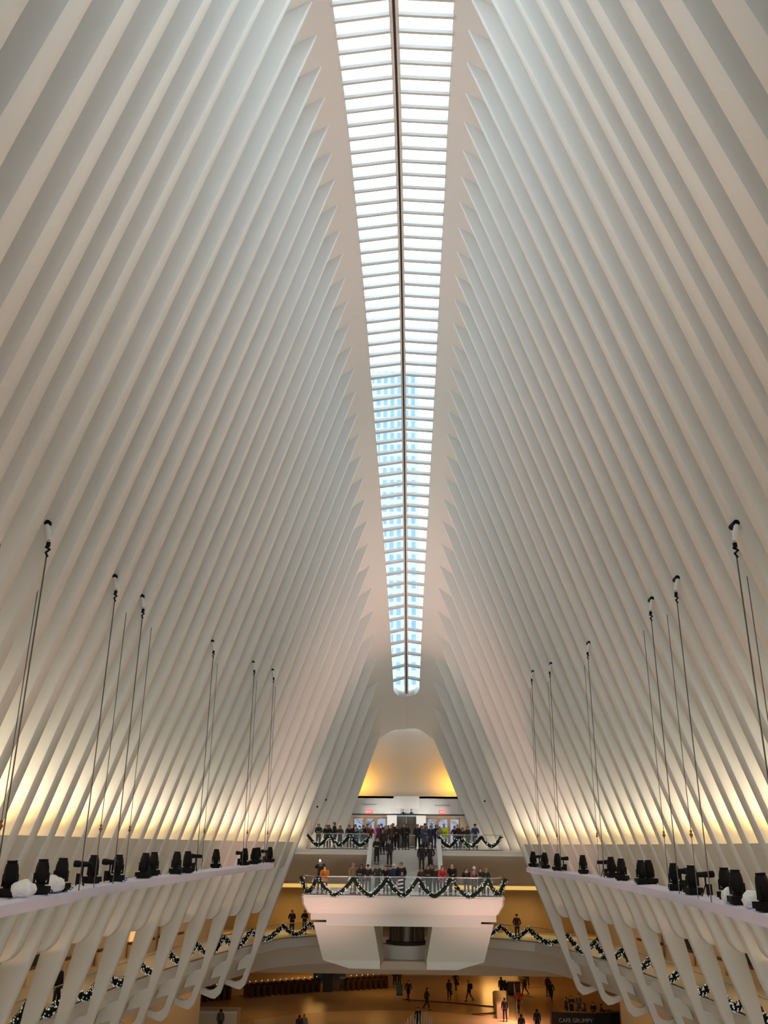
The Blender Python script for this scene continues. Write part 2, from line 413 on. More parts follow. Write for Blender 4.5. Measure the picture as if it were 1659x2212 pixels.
# upper balcony ---------------------------------------------------------
UPY = 67.4
def edge_pts(Y0, w, n=24, bow=0.0): return [(-w+2*w*i/n, Y0+bow*((2*i/n-1)**2)) for i in range(n+1)]
g = MB()
sec = [(0, UPPER), (0, UPPER-0.12), (0.03, UPPER-0.14), (0.03, UPPER-0.36), (0.35, UPPER-0.58), (1.2, UPPER-0.95), (2.6, UPPER-1.5), (4.4, UPPER-2.15), (5.6, UPPER-2.45)]
for x0, x1 in ((-9.6, -2.3), (2.35, 9.7)):
    g.loft([[(x, UPY+dy, z) for dy, z in [(14.5, UPPER)]+sec[:4]] for x in (x0, x1)], closed=False, caps=False)
g.box(-2.3, 2.35, UPY-0.02, UPY+13.5, UPPER-0.3, UPPER)
tag(g.build('floor_upper', M['white'], smooth=25), kind='structure')
g = MB()
for x0, x1 in ((-12.5, -2.0), (2.0, 12.5)):
    g.loft([[(x, UPY+dy, z) for dy, z in sec[3:]] for x in (x0, x1)], closed=False, caps=False)
    g.loft([[(x, UPY+5.6, z) for z in (UPPER-2.45, UPPER-2.6)]+[(x, UPY+11.5, UPPER-2.6)] for x in (x0, x1)], closed=False, caps=False)
tag(g.build('ceiling_under_balcony', M['taupe'], smooth=50), kind='structure')

# stairs -----------------------------------------------------------------
st = empty('staircase', (0, UPY, LANDING), label='wide pale stone staircase climbing from the landing to the upper balcony', cat='staircase')
NR = 16; rise = (UPPER-LANDING)/NR; tread = 0.30; SY0 = UPY-NR*tread
g = MB()
for i in range(NR): g.box(-2.3, 2.35, -NR*tread+i*tread, 0.02, i*rise, (i+1)*rise)
g.build('step', M['stair'], st); st.children[0]['kind'] = 'stuff'
for s, x in ((-1, -2.45), (1, 2.5)):
    g = MB()
    pts = [(0.35, 0.98+NR*rise), (0.35, NR*rise-0.3), (-NR*tread-0.1, -0.05), (-NR*tread-0.1, 0.98)]
    g.prism(pts, x-0.16, x+0.16, axis='x'); g.build('parapet', M['white'], st)

# landing -----------------------------------------------------------------
LF = 58.0
g = MB()
outl = [(-6.35, LF+0.5), (-6.2, LF+0.12), (-5.8, LF), (5.8, LF), (6.15, LF+0.12), (6.3, LF+0.5), (6.3, 66.5), (-6.35, 66.5)]
def ring(z, ins, fy=0.0): return [((x+(ins if x < 0 else -ins)), (y+ins*0.6+fy if y < 60 else y), z) for x, y in outl]
g.loft([ring(LANDING, 0.0), ring(LANDING-.10, 0.0), ring(LANDING-.10, -0.03), ring(LANDING-.16, -0.03), ring(LANDING-.17, 0.02), ring(LANDING-.5, 0.05), ring(LANDING-.75, 0.2), ring(LANDING-1.05, 0.38)])
g.build('landing_deck', M['white'], smooth=25)
deck = bpy.data.objects['landing_deck']
tag(deck, 'white projecting landing deck with a rounded front edge below the staircase', 'landing')
g = MB(); g.box(-5.75, 5.75, LF+0.6, 66.4, LANDING-1.45, LANDING-1.0); g.box(-4.75, 4.8, LF+0.5, 66.2, LANDING-1.75, LANDING-1.0)
g.build('stepped_soffit', M['white'], deck)
for s in (-1, 1):
    g = MB(); zt, zb = LANDING-1.6, -7.65
    a = [(s*5.6, LF+0.9), (s*1.85, LF+0.9), (s*1.75, 64.6), (s*5.6, 64.6)]
    b = [(s*5.0, LF+1.7), (s*1.45, LF+1.7), (s*1.35, 64.6), (s*5.0, 64.6)]
    b2 = [(s*3.35, LF+1.7), (s*1.45, LF+1.7), (s*1.35, 64.6), (s*3.35, 64.6)]
    g.poly([(x, y, zt) for x, y in a]+[(x, y, zb+0.45) for x, y in b]+[(x, y, zb) for x, y in b2],
           [(0, 1, 2, 3), (4, 5, 1, 0), (5, 6, 2, 1), (6, 7, 3, 2), (7, 4, 0, 3), (8, 9, 5, 4), (9, 10, 6, 5), (10, 11, 7, 6), (11, 8, 4, 7), (11, 10, 9, 8)])
    g.build('support_leg', M['white'], deck)
# elevator cab between the legs
el = empty('elevator_cab', (0.17, 67.6, -10.4), label='dark round glass elevator cab on a pale drum between the landing legs', cat='elevator')
g = MB(); g.lathe([(1.75, 2.55), (1.75, 3.38)], n=36); g.build('drum', M['white'], el, smooth=40)
g = MB(); g.box(-2.3, 2.3, -2.6, 2.6, 2.05, 2.55); g.build('base_slab', M['taupe'], el)
g = MB(); g.lathe([(1.25, 3.5), (1.25, 5.6)], n=36); g.build('cab_glass', M['bronze'], el, smooth=40)
g = MB(); g.lathe([(1.35, 3.38), (1.48, 3.42), (1.48, 3.55), (1.3, 3.6)], n=36); g.build('rim', M['dark'], el, smooth=40)
for k in range(7):
    a = math.pi*(1.08+0.84*k/6); g = MB(); g.tube([(1.27*math.cos(a), 1.27*math.sin(a), 3.5), (1.27*math.cos(a), 1.27*math.sin(a), 5.6)], .035); g.build('mullion', M['brown'], el)
g = MB(); g.box(-2.4, -1.3, -0.2, 0.2, 3.42, 3.55); g.box(1.3, 2.4, -.2, .2, 3.42, 3.55)
for x in (-1.85, 1.85): g.box(x-.12, x+.12, -.1, .2, 2.55, 5.6)
g.build('side_frame', M['white'], el)

# ring gallery ------------------------------------------------------------
ringY = [2+1.5*i for i in range(49)]
def rim_path(s):
    p = [(s*rim(Y, s), Y) for Y in ringY if Y <= 70] + [(s*rim(71.5, s), 71.5), (s*(rim(73, s)-.1), 73), (s*7.6, 74.6), (s*6.0, 75.4), (s*3.0, 75.9), (0, 76.0)]
    return p
def offs(path, d):
    out = []
    for i, (x, y) in enumerate(path):
        a = path[max(i-1, 0)]; b = path[min(i+1, len(path)-1)]
        tx, ty = b[0]-a[0], b[1]-a[1]; L = math.hypot(tx, ty); nx, ny = ty/L, -tx/L
        sgn = 1 if x > 0 or (x == 0 and path[0][0] > 0) else -1
        out.append((x+nx*d*sgn, y+ny*d*sgn))
    return out
M['fascia'] = M['white']
for s in (-1, 1):
    for n in range(2, 27):
        Y = (yn(n)+yn(n-1))/2
        area_light('bay_glow', (s*(ribx(Y, -4.3, s)+0.7), Y, -4.35), 0.5, 0.8, (1.5, 3.5, 2.2)[n % 3], (1, 0.58, 0.32), aim=(0, 0, 1))
for s in (-1, 1):
    P = rim_path(s); g = MB()
    # section: outward offset, z
    sec = [(5.2, RING), (0, RING), (0, RING-.06), (-.06, RING-.1), (-.06, RING-.62), (.1, RING-.66), (.5, RING-1.1), (.8, RING-1.7), (1.05, RING-2.05), (6.5, RING-2.1)]
    lines = [[(x, y, z) for x, y in offs(P, d)] for d, z in sec]
    g.loft([[l[i] for l in lines] for i in range(len(P))], closed=False, caps=False)
    tag(g.build('floor_gallery_'+SIDE[s], M['white'], smooth=30), kind='structure')
    g = MB(); lines = [[(x, y, z) for x, y in offs(P, d)] for d, z in [(4.9, RING), (4.9, -4.4)]]
    lines2 = [[(x, y, z) for x, y in offs(P, d)] for d, z in [(5.2, -4.4), (-0.95, -4.4)]]
    idx = [i for i in range(len(P)) if P[i][1] < 72]
    g.loft([[l[i] for l in lines] for i in idx], closed=False, caps=False)
    g.loft([[l[i] for l in lines2] for i in [i for i in range(len(P)) if P[i][1] < 68.5]], closed=False, caps=False)
    tag(g.build('wall_gallery_'+SIDE[s], M['shop']), kind='structure')
# far wall at gallery level, gold, with its cove
g = MB(); g.box(-22, 22, 80.5, 80.7, RING, -4.05); tag(g.build('wall_gallery_far', M['gold']), kind='structure')
g = MB(); g.box(-22, 22, 79.0, 80.7, -3.62, -3.47); tag(g.build('trim_2', M['brown']), kind='structure')
g = MB(); g.box(-22, -3, 79.9, 80.0, -4.12, -3.62); g.box(3, 22, 79.9, 80.0, -4.12, -3.62); tag(g.build('cove_light', M['cove']), 'long gold cove light strip glowing behind the landing', 'light strip')
g = MB(); g.box(-22, 22, 79.3, 80.6, -4.35, -4.1); tag(g.build('trim_3', M['gold']), kind='structure')
# slab of the gallery behind the far rim
g = MB(); g.box(-22, 22, 75.9, 81, RING-0.6, RING-.01); g.box(-22, 22, 77.5, 106, -10.3, -10.1); g.box(-22, 22, 77.4, 77.6, -10.2, RING-.5)
tag(g.build('ceiling_lower', M['shop']), kind='structure')

# main floor -------------------------------------------------------------
g = MB(); g.box(-40, 40, -5, 150, FLOOR-.3, FLOOR); tag(g.build('floor', M['marble']), kind='structure')
c = at_z(877, 2230, FLOOR); g = MB()
g.lathe([(15.5, FLOOR+0.004), (15.5, FLOOR+0.012), (0.01, FLOOR+0.012)], cx=-1, cy=72.0, n=96); tag(g.build('trim_4', M['marble2']), kind='structure')
a, b, c2, d2 = at_z(870, 2160, FLOOR), at_z(1075, 2176, FLOOR), at_z(1020, 2192, FLOOR), at_z(1075, 2188, FLOOR)
g = MB(); g.tube([a+Vector((0, 0, .01)), (a+b)/2+Vector((0, .3, .01)), b+Vector((0, 0, .01))], .07, n=4); g.tube([c2+Vector((0, 0, .01)), d2+Vector((0, 0, .01))], .07, n=4)
tag(g.build('trim_5', M['seam']), kind='structure')
g = MB()
g.box(-40, 3.5, 108, 108.4, FLOOR, -10.2); g.box(3.5, 3.9, 108, 150, FLOOR, -10.2); g.box(3.5, 40, 150, 150.3, FLOOR, -8)
g.box(20, 20.3, 92, 150, FLOOR, -8)
tag(g.build('wall_lower_far', M['gold']), kind='structure')
g = MB(); g.box(3.5, 40, 106, 150, -10.3, -10.1); g.box(-40, 4, 106, 109, -10.3, -10.1); tag(g.build('ceiling_passage', M['shop']), kind='structure')
# side walls of the lower concourse
for s in (-1, 1):
    P = [p for p in rim_path(s) if p[1] < 70]; g = MB()
    l1 = [(x, y, FLOOR) for x, y in offs(P, 4.5)]; l2 = [(x, y, RING-2.8) for x, y in offs(P, 4.5)]
    g.loft([[l1[i], l2[i]] for i in range(len(P))], closed=False, caps=False)
    tag(g.build('wall_lower_'+SIDE[s], M['shop']), kind='structure')
# unseen enclosure added to stop daylight leaks: flat roof over the galleries, outer walls, cheeks beside the niche
for s in (-1, 1):
    g = MB(); rows = []
    for Y in [y for y in YS if y < 75.2]+[75.6, 81]:
        xi = ribx(min(Y, 75), -0.5, s)+1.3 if Y <= 75.6 else 7.5
        rows.append([(s*xi, Y, -1.0), (s*xi, Y, -0.6), (s*26, Y, -0.6), (s*26, Y, FLOOR)])
    g.loft(rows, closed=False, caps=False)
    x0, x1 = sorted((s*26, s*26.2)); g.box(x0, x1, 80.9, 151, FLOOR, -3)
    x0, x1 = sorted((s*7.5, s*7.7)); g.box(x0, x1, 75.0, 81.2, -1.0, 10.5)
    tag(g.build('wall_shell_'+SIDE[s], M['shop']), kind='structure')
g = MB(); g.box(-26, 26, 80.9, 106, -3.6, -3.4); g.box(-26, 26, 80.85, 81, -10.2, -0.9); g.box(-7.7, 7.7, 75.3, 81.3, 10.4, 10.6); g.box(-7.7, 7.7, 81.1, 81.3, 1.95, 10.5)  # unseen slabs added to seal out daylight
tag(g.build('ceiling_shell', M['shop']), kind='structure')
# rear wall behind the viewpoint and outer side walls to keep the hall closed
g = MB(); g.box(-25, 25, -3.4, -3, FLOOR, 14); tag(g.build('wall_rear', M['white']), kind='structure')
for s in (-1, 1):
    g = MB(); x0, x1 = sorted((s*22, s*22.3)); g.box(x0, x1, 72, 108, FLOOR, -3); tag(g.build('wall_outer_'+SIDE[s], M['gold']), kind='structure')

# ------------------------------------------------------------------ lamps of the building, with added fill lights
for s in (-1, 1):
    for n in range(-8, 27):
        Y = (yn(n)+yn(n-1))/2; zl = ledge_z(Y)
        area_light('ledge_uplight', (s*(ribx(Y, zl, s)+0.75), Y, zl+0.12), 0.6, 0.9, 52.0, (1.0, 0.56, 0.17), aim=(s*0.12, 0, 1), spread=math.radians(150))
        area_light('hall_fill_light', (s*(ribx(Y, zl, s)+0.7), Y, zl+0.12), 0.5, 0.5, 16.0, (0.84, 1.0, 0.99), aim=(-s*0.45, 0, 1), spread=math.radians(80))  # added cool fill that lifts the opposite ribs and roof beams
    for Y in (8, 18, 28, 38, 48, 58, 67):
        area_light('gallery_downlight', (s*(rim(Y, s)+1.9), Y, -4.55), 0.8, 7.0, 42, (1, 0.60, 0.28))
        area_light('concourse_downlight', (s*(rim(Y, s)+3.0), Y, RING-2.2), 0.8, 7.0, 32, AMBER)
for x, y, p in [(-14, 84, 60), (-5, 84, 60), (5, 84, 80), (14, 84, 90), (-14, 96, 60), (-3, 96, 120), (10, 100, 330), (10, 118, 1000), (14, 135, 300), (-10, 104, 260)]:
    area_light('concourse_lamp', (x, y, -10.4), 2.0, 2.0, p*0.42, AMBER)
for s in (-1, 1):
    for n in (27, 28, 29, 30): area_light('balcony_uplight', (s*(ribx(yn(n)-.95, UPPER, s)+0.7), yn(n)-.95, UPPER+.12), 0.5, 0.9, 14, (1.0, .66, .40), aim=(0, 0, 1))
# unseen fill lights added on the floor and below the viewpoint to brighten the hall
for x in (-6, 6):
    for y in (8, 22, 36, 50): area_light('floor_fill_light', (x, y, FLOOR+0.6), 1.5, 1.5, 112 if y < 50 else 220, (1.0, 0.56, 0.45), aim=(-x*0.01, 0.05 if y < 50 else .45, 1), spread=math.radians(56))
    area_light('balcony_fill_light', (x, 3.0, -4.5), 1.5, 1.0, 270, (0.94, 0.98, 0.92), aim=(-x*0.03, 1, -0.10), spread=math.radians(75))
for x, y, p in [(-9.5, 78.0, 55), (9.5, 78.0, 55), (-14, 76, 45), (14, 76, 45)]:
    area_light('gallery_fill_light', (x, y, -4.5), 2.0, 1.0, p, (1, 0.6, 0.2))  # added fill for the dark wall and soffit under the balcony

# ================================================================== OUTDOORS (seen through the doors and the skylight)
M['facade_far'] = mat('street_facade', (0.22, 0.23, 0.30), 0.7, noise=0.3, nscale=0.6)
g = MB(); g.box(-30, 30, 112, 118, -1.5, 13); o = g.build('street_building', M['facade_far'])
tag(o, 'blue-grey street building seen through the entrance door glass', 'building')
g = MB(); g.box(-40, 40, 80.8, 130, UPPER-.3, UPPER-.02); tag(g.build('street_ground', mat('street_paving', (0.12, 0.12, 0.13), 0.7, noise=0.1)), kind='structure')
M['bark'] = mat('tree_bark', (0.10, 0.075, 0.065), 0.9)
def bare_tree(x, y, seed, label):
    r = random.Random(seed); t = empty('bare_tree', (x, y, UPPER), label=label, cat='tree', group='bare trees outside the doors')
    g = MB(); g.tube([(0, 0, 0), (0.05, 0, 1.2), (0, 0.05, 2.2)], [.13, .10, .08]); g.build('trunk', M['bark'], t)
    g = MB()
    def br(p, d, L, rad, k):
        q = p+d*L; g.tube([p, q], [rad, rad*.6], n=4, caps=False)
        if k:
            for _ in range(3):
                nd = (d+Vector((r.uniform(-.8, .8), r.uniform(-.8, .8), r.uniform(-.35, .5)))).normalized(); br(q, nd, L*.75, rad*.6, k-1)
    for _ in range(6):
        a = r.uniform(0, 6.28); br(Vector((0, 0, 1.1+r.random())), Vector((math.cos(a)*.8, math.sin(a)*.8, .45)).normalized(), .95, .035, 3)
    o = g.build('branches', M['bark'], t); return t
for i, (x, y, lab) in enumerate([(-3.9, 90, 'bare winter tree behind the leftmost entrance door'), (-2.0, 93, 'bare winter tree behind the left doors, nearer the elevator'), (2.5, 91, 'bare winter tree behind the right doors, nearer the elevator'), (6.6, 99, 'bare winter tree behind the rightmost entrance door')]):
    bare_tree(x, y, i, lab)

# tower beyond the roof, procedural window grid
def tower_mat():
    m = bpy.data.materials.new('tower_facade'); m.use_nodes = True; nt = m.node_tree; b = nt.nodes['Principled BSDF']
    tc = nt.nodes.new('ShaderNodeTexCoord'); sp = nt.nodes.new('ShaderNodeSeparateXYZ'); nt.links.new(tc.outputs['Object'], sp.inputs[0])
    def wave(out, period, duty):
        a = nt.nodes.new('ShaderNodeMath'); a.operation = 'DIVIDE'; a.inputs[1].default_value = period; nt.links.new(out, a.inputs[0])
        f = nt.nodes.new('ShaderNodeMath'); f.operation = 'FRACT'; nt.links.new(a.outputs[0], f.inputs[0])
        l = nt.nodes.new('ShaderNodeMath'); l.operation = 'LESS_THAN'; l.inputs[1].default_value = duty; nt.links.new(f.outputs[0], l.inputs[0]); return l.outputs[0]
    mul = nt.nodes.new('ShaderNodeMath'); mul.operation = 'MULTIPLY'
    nt.links.new(wave(sp.outputs['X'], 3.6, 0.58), mul.inputs[0]); nt.links.new(wave(sp.outputs['Z'], 6.6, 0.60), mul.inputs[1])
    n = nt.nodes.new('ShaderNodeTexNoise'); n.inputs['Scale'].default_value = 0.09; nt.links.new(tc.outputs['Object'], n.inputs['Vector'])
    c = nt.nodes.new('ShaderNodeMix'); c.data_type = 'RGBA'; c.inputs[6].default_value = (0.19, 0.28, 0.46, 1); c.inputs[7].default_value = (0.09, 0.16, 0.33, 1); nt.links.new(n.outputs['Fac'], c.inputs[0])
    mx = nt.nodes.new('ShaderNodeMix'); mx.data_type = 'RGBA'; mx.inputs[6].default_value = (0.30, 0.34, 0.47, 1)
    nt.links.new(mul.outputs[0], mx.inputs[0]); nt.links.new(c.outputs[2], mx.inputs[7]); nt.links.new(mx.outputs[2], b.inputs['Base Color'])
    b.inputs['Roughness'].default_value = 0.5; b.inputs['Specular IOR Level'].default_value = 0.1
    return m
TY = 400.0
a = at_y(799, 803, TY); b = at_y(903, 797, TY)
tw = empty('office_tower', (0, TY, 0), label='pale blue glass office tower with a window grid seen through the skylight', cat='building')
g = MB(); g.box(a.x, b.x, 0, 30, -14, a.z); g.build('tower_body', tower_mat(), tw)
g = MB(); g.prism([(a.x+6, a.z), (a.x+11, a.z+6.5), (b.x, a.z+6.5), (b.x, a.z)], 1, 25); g.build('roof_crown', mat('pale_glass_crown', (0.40, 0.60, 0.62), 0.5), tw)

# ================================================================== RAILINGS
def railing(name, label, path, z, h=1.07, group=None):
    "path: list of (x, y); glass panels with a steel top rail"
    t = empty(name, (path[len(path)//2][0], path[len(path)//2][1], z), label=label, cat='railing', group=group)
    ox, oy, _ = t.location
    P = [(x-ox, y-oy) for x, y in path]
    g = MB(); g.tube([(x, y, h) for x, y in P], 0.028, n=8); g.build('top_rail', M['steel'], t, smooth=60)
    g = MB()
    for i in range(len(P)-1):
        (x0, y0), (x1, y1) = P[i], P[i+1]; dx, dy = x1-x0, y1-y0; L = math.hypot(dx, dy); nx, ny = -dy/L*.008, dx/L*.008
        a, b = 0.006, 0.994
        q = [(x0+dx*a+nx, y0+dy*a+ny), (x0+dx*b+nx, y0+dy*b+ny), (x0+dx*b-nx, y0+dy*b-ny), (x0+dx*a-nx, y0+dy*a-ny)]
        g.prism(q, 0.01, h-0.03, axis='z')
    g.build('glass_panel', M['glass'], t); t.children[-1]
    g = MB(); g.tube([(x, y, 0.03) for x, y in P], 0.035, n=4); g.build('base_channel', M['steel'], t)
    return t
railing('glass_railing', 'glass railing with steel top rail around the projecting landing', [(-6.2, 60.2), (-6.22, 58.75), (-6.05, 58.3), (-5.7, 58.12)]+[(-5.7+11.3*i/8, 58.12) for i in range(1, 9)]+[(6.0, 58.3), (6.17, 58.75), (6.15, 60.2)], LANDING)
railing('glass_railing', 'glass railing on the upper balcony left of the staircase', [(-7.2+4.6*i/4, 67.55) for i in range(5)], UPPER)
railing('glass_railing', 'glass railing on the upper balcony right of the staircase', [(2.65+4.55*i/4, 67.55) for i in range(5)], UPPER)
for s in (-1, 1):
    P = [p for p in offs(rim_path(s), 0.12) if p[1] > 24 and (abs(p[0]) > 5.9)]
    railing('gallery_railing', 'long curved glass railing of the %s-hand gallery behind the ribs' % SIDE[s], P, RING, h=1.05)
g = MB(); X = x_at(667.5, 67.6, UPPER); g.box(X-.11, X+.11, 67.35, 67.6, UPPER, UPPER+1.95); tag(g.build('end_post', mat('pinkish_post', (0.62, 0.50, 0.48), 0.5)), 'tall pale post at the left end of the upper balcony railing', 'post')

# ================================================================== GARLANDS
def garland_meshes(L, drop, seed, r=0.175, full=1.0):
    rn = random.Random(seed); gl = MB(); gb = MB()
    def c(t): return Vector(((t-0.5)*L, 0, -drop*(1-(2*abs(t-0.5))**1.6)))
    n = int(330*L/2.2*full)
    for i in range(n):
        t = rn.random(); p = c(t); tg = (c(min(1, t+.02))-c(max(0, t-.02))).normalized()
        a = rn.uniform(0, 2*math.pi); side = Vector((0, 1, 0)); upv = tg.cross(side)
        rad = (side*math.cos(a)+upv*math.sin(a)); d = (rad*rn.uniform(.7, 1.1)+tg*rn.uniform(-.7, .7)).normalized()
        w = tg.cross(rad).normalized()*rn.uniform(.018, .03) ; tipp = p+d*r*rn.uniform(.85, 1.35); b0 = p+rad*r*.25
        gl.poly([b0-w, b0+w, tipp+w*.7, tipp-w*.7], [(0, 1, 2, 3)])
    gl.tube([c(k/16) for k in range(17)], r*0.62, n=7)
    for i in range(int(56*L/2.2)):
        t = (i+rn.random())/int(56*L/2.2); p = c(t); tg = (c(min(1, t+.02))-c(max(0, t-.02))).normalized()
        a = rn.uniform(0, 2*math.pi); side = Vector((0, 1, 0)); upv = tg.cross(side)
        q = p+(side*math.cos(a)+upv*math.sin(a))*r*1.05; k = rn.uniform(.026, .044)
        gb.poly([q+Vector(v)*k for v in ((1.3, 0, 0), (-1.3, 0, 0), (0, 1, 0), (0, -1, 0), (0, 0, 1.2), (0, 0, -1.2))], [(0, 2, 4), (2, 1, 4), (1, 3, 4), (3, 0, 4), (2, 0, 5), (1, 2, 5), (3, 1, 5), (0, 3, 5)])
    return gl.mesh('foliage', M['pine']), gb.mesh('bulbs', M['bulb'])
def swag(name, me, a, b, parent=None, **kw):
    a, b = Vector(a), Vector(b); mid = (a+b)/2
    t = empty(name, mid, math.atan2(b.y-a.y, b.x-a.x), **kw) if parent is None else empty(name, mid-parent.location, math.atan2(b.y-a.y, b.x-a.x))
    if parent: t.parent = parent
    t.rotation_euler[1] = -math.asin((b.z-a.z)/(b-a).length)
    for n, mm in zip(('foliage', 'bulbs'), me):
        o = bpy.data.objects.new(n, mm); C.objects.link(o); o.parent = t
    t.scale = ((b-a).length/me[0]['L'],)*3 if 'L' in me[0] else (1, 1, 1)
    return t
def run_garland(label, pts, drop, seed, fy=-0.16):
    root = empty('pine_garland', pts[len(pts)//2], label=label, cat='garland')
    for i in range(len(pts)-1):
        a, b = Vector(pts[i]), Vector(pts[i+1]); L = (b-a).length
        fo, bu = garland_meshes(L, drop*min(1, (L/2.0))**0.5, seed+i)
        ang = math.atan2(b.y-a.y, b.x-a.x); mid = (a+b)/2-root.location
        f = bpy.data.objects.new('foliage_swag', fo); C.objects.link(f); f.parent = root; f.location = mid; f.rotation_euler = (0, 0, ang)
        q = bpy.data.objects.new('bulbs', bu); C.objects.link(q); q.parent = f; q['kind'] = 'stuff'
    return root
zt_ = LANDING+0.99
pk = [x_at(px, 57.95, zt_) for px in (685, 763, 836, 902.6, 973, 1054.5)]
run_garland('pine garland with white lights swagged along the landing railing', [(-6.5, 59.0, zt_), (pk[0], 57.95, zt_)]+[(x, 57.95, zt_) for x in pk[1:]]+[(6.45, 59.0, zt_)], 0.98, 10)
zu_ = UPPER+0.97
for lab, pxs, sd in (('pine garland on the upper balcony railing left of the staircase', (664.5, 711, 755.5, 802), 30), ('pine garland on the upper balcony railing right of the staircase', (946, 992, 1039.5, 1083), 40)):
    run_garland(lab, [(x_at(px, 67.4, zu_), 67.4, zu_) for px in pxs], 0.78, sd)
gm = garland_meshes(4.0, 0.80, 77)
for s in (-1, 1):
    P = offs(rim_path(s), -0.03)
    ys = [p[1] for p in P if p[1] <= 71.6]; xs = [p[0] for p in P if p[1] <= 71.6]
    k = 0
    pks = [1.075*yn(n)-0.45 for n in range(6, 28, 2)]
    pks = [y for y in pks if y < 71.5]
    for i in range(len(pks)-1):
        a = Vector((float(np.interp(pks[i], ys, xs)), pks[i], RING+1.0)); b = Vector((float(np.interp(pks[i+1], ys, xs)), pks[i+1], RING+1.0))
        t = empty('pine_garland', (a+b)/2, math.atan2(b.y-a.y, b.x-a.x), label='lit pine garland on the %s gallery railing, %s swag counted from the far end' % (SIDE[s], ORD[len(pks)-1-i]), cat='garland', group='garland swags of the %s gallery' % SIDE[s])
        sc = (b-a).length/4.0
        for n_, mm in zip(('foliage', 'bulbs'), gm):
            o = bpy.data.objects.new(n_, mm); C.objects.link(o); o.parent = t; o.scale = (sc, 1, 1)
            if n_ == 'bulbs': o['kind'] = 'stuff'
    # swags round the far bend
    e = [Vector((float(np.interp(pks[-1], ys, xs)), pks[-1], RING+1.0)), Vector((s*9.35, 72.4, RING+1.0)), Vector((s*7.5, 74.45, RING+1.0)), Vector((s*5.3, 75.5, RING+1.0))]
    run_garland('lit pine garland on the far bend of the %s gallery, beside the landing legs' % SIDE[s], [tuple(v) for v in e], 0.72, 50+s)

# ================================================================== LIGHTING TRUSSES ABOVE THE SIDES, WITH THEIR LAMPS
SH = {}   # front edge as (Y, |x|) lists and top height
SH[-1] = ([14.5, 17.6, 19.6, 20.8, 24.0, 26.4, 26.6, 28.3, 34, 42, 48, 54], [7.7, 7.9, 8.35, 8.5, 8.62, 8.75, 8.95, 8.95, 8.72, 8.25, 7.95, 7.55], -1.5)
def rfit():
    pts = [at_z(x, y, -1.6) for x, y in ((1150, 1877), (1250, 1890), (1400, 1918), (1550, 1952), (1659, 1980))]
    pts = sorted((p.y, p.x) for p in pts); ys = [p[0] for p in pts]; xs = [p[1] for p in pts]
    return [14, 18.5]+ys+[55.5], [xs[0]-1.0, xs[0]-.45]+xs+[xs[-1]], -1.6
SH[1] = rfit()
def front(s, Y): return float(np.interp(Y, SH[s][0], SH[s][1]))
def truss(s, Y0, Y1, label):
    z = SH[s][2]; g = MB(); rows = []; rn = random.Random(int(Y0))
    N = max(6, int((Y1-Y0)/0.6))
    for i in range(N+1):
        Y = Y0+(Y1-Y0)*i/N; f = front(s, Y); j = lambda a: rn.uniform(-a, a)
        rows.append([(s*f, Y, z-.25), (s*(f-.015), Y, z-.12), (s*f, Y, z), (s*(f+.25), Y, z+.02+j(.03)), (s*(f+.5), Y, z+.01+j(.035)), (s*(f+.75), Y, z+.02+j(.03)), (s*(f+.98), Y, z), (s*(f+1.0), Y, z-.25)])
    g.loft(rows); o = g.build('wrapped_truss', M['wrap'], smooth=35); return tag(o, label, 'truss')
truss(-1, 15.5, 26.5, 'long white wrapped lighting truss along the left side, nearer section')
truss(-1, 26.62, 54.2, 'long white wrapped lighting truss along the left side, farther section')
truss(1, 15.5, 55.2, 'long white wrapped lighting truss along the whole right side')

def moving_head(loc, rz, tilt, label, group):
    t = empty('moving_head_light', loc, rz, label=label, cat='stage light', group=group)
    g = MB(); g.box(-.24, .24, -.19, .19, .05, .20); g.box(-.19, .19, -.15, .15, 0, .06); g.box(-.10, .10, -.1, .1, .20, .25); g.build('base', M['black'], t)
    g = MB()
    for s_ in (-1, 1): g.box(s_*.17-.025, s_*.17+.025, -.06, .06, .24, .52)
    g.box(-.19, .19, -.07, .07, .24, .29); g.build('yoke', M['black'], t)
    g = MB(); g.lathe([(.001, -.22), (.085, -.215), (.12, -.15), (.165, -.05), (.175, .05), (.165, .18), (.135, .30), (.115, .31), (.125, .34), (.125, .37)], n=18)
    h = g.build('head', M['black'], t, smooth=40, loc=(0, 0, .47)); h.rotation_euler = (tilt, 0, 0)
    g = MB(); g.lathe([(.11, .372), (.001, .376)], n=18, caps=False); l = g.build('lens', M['rubber'], h)
    g = MB(); g.tube([(.24, .1, .13), (.33, .12, .08), (.31, .0, .03), (.24, -.08, .07)], .012, n=5); g.build('power_cable', M['black'], t)
    return t
def tripod_lamp(loc, rz, label, group):
    t = empty('tripod_lamp', loc, rz, label=label, cat='stage light', group=group)
    for k in range(3):
        a = k*2.094+.3; g = MB(); g.tube([(0, 0, .36), (.15*math.cos(a), .15*math.sin(a), 0)], .018, n=5); g.build('leg', M['black'], t)
    g = MB(); g.tube([(0, 0, .3), (0, 0, .56)], .03, n=6); g.build('stem', M['black'], t)
    g = MB(); g.tube([(-.26, 0, .60), (-.2, 0, .60), (.1, 0, .61), (.12, 0, .61), (.27, 0, .62)], [.07, .075, .085, .10, .095], n=14); b = g.build('barrel', M['black'], t, smooth=40)
    g = MB(); g.tube([(.272, 0, .62), (.276, 0, .62)], .08, n=14); g.build('lens', M['rubber'], b)
    g = MB(); g.box(.02, .16, -.06, .06, .04, .34); g.build('ballast_box', M['black'], t)
    g = MB(); g.tube([(-.26, 0, .6), (-.31, .02, .45), (-.28, .03, .3), (-.22, .05, .15)], .01, n=5); g.build('power_cable', M['black'], t)
    return t
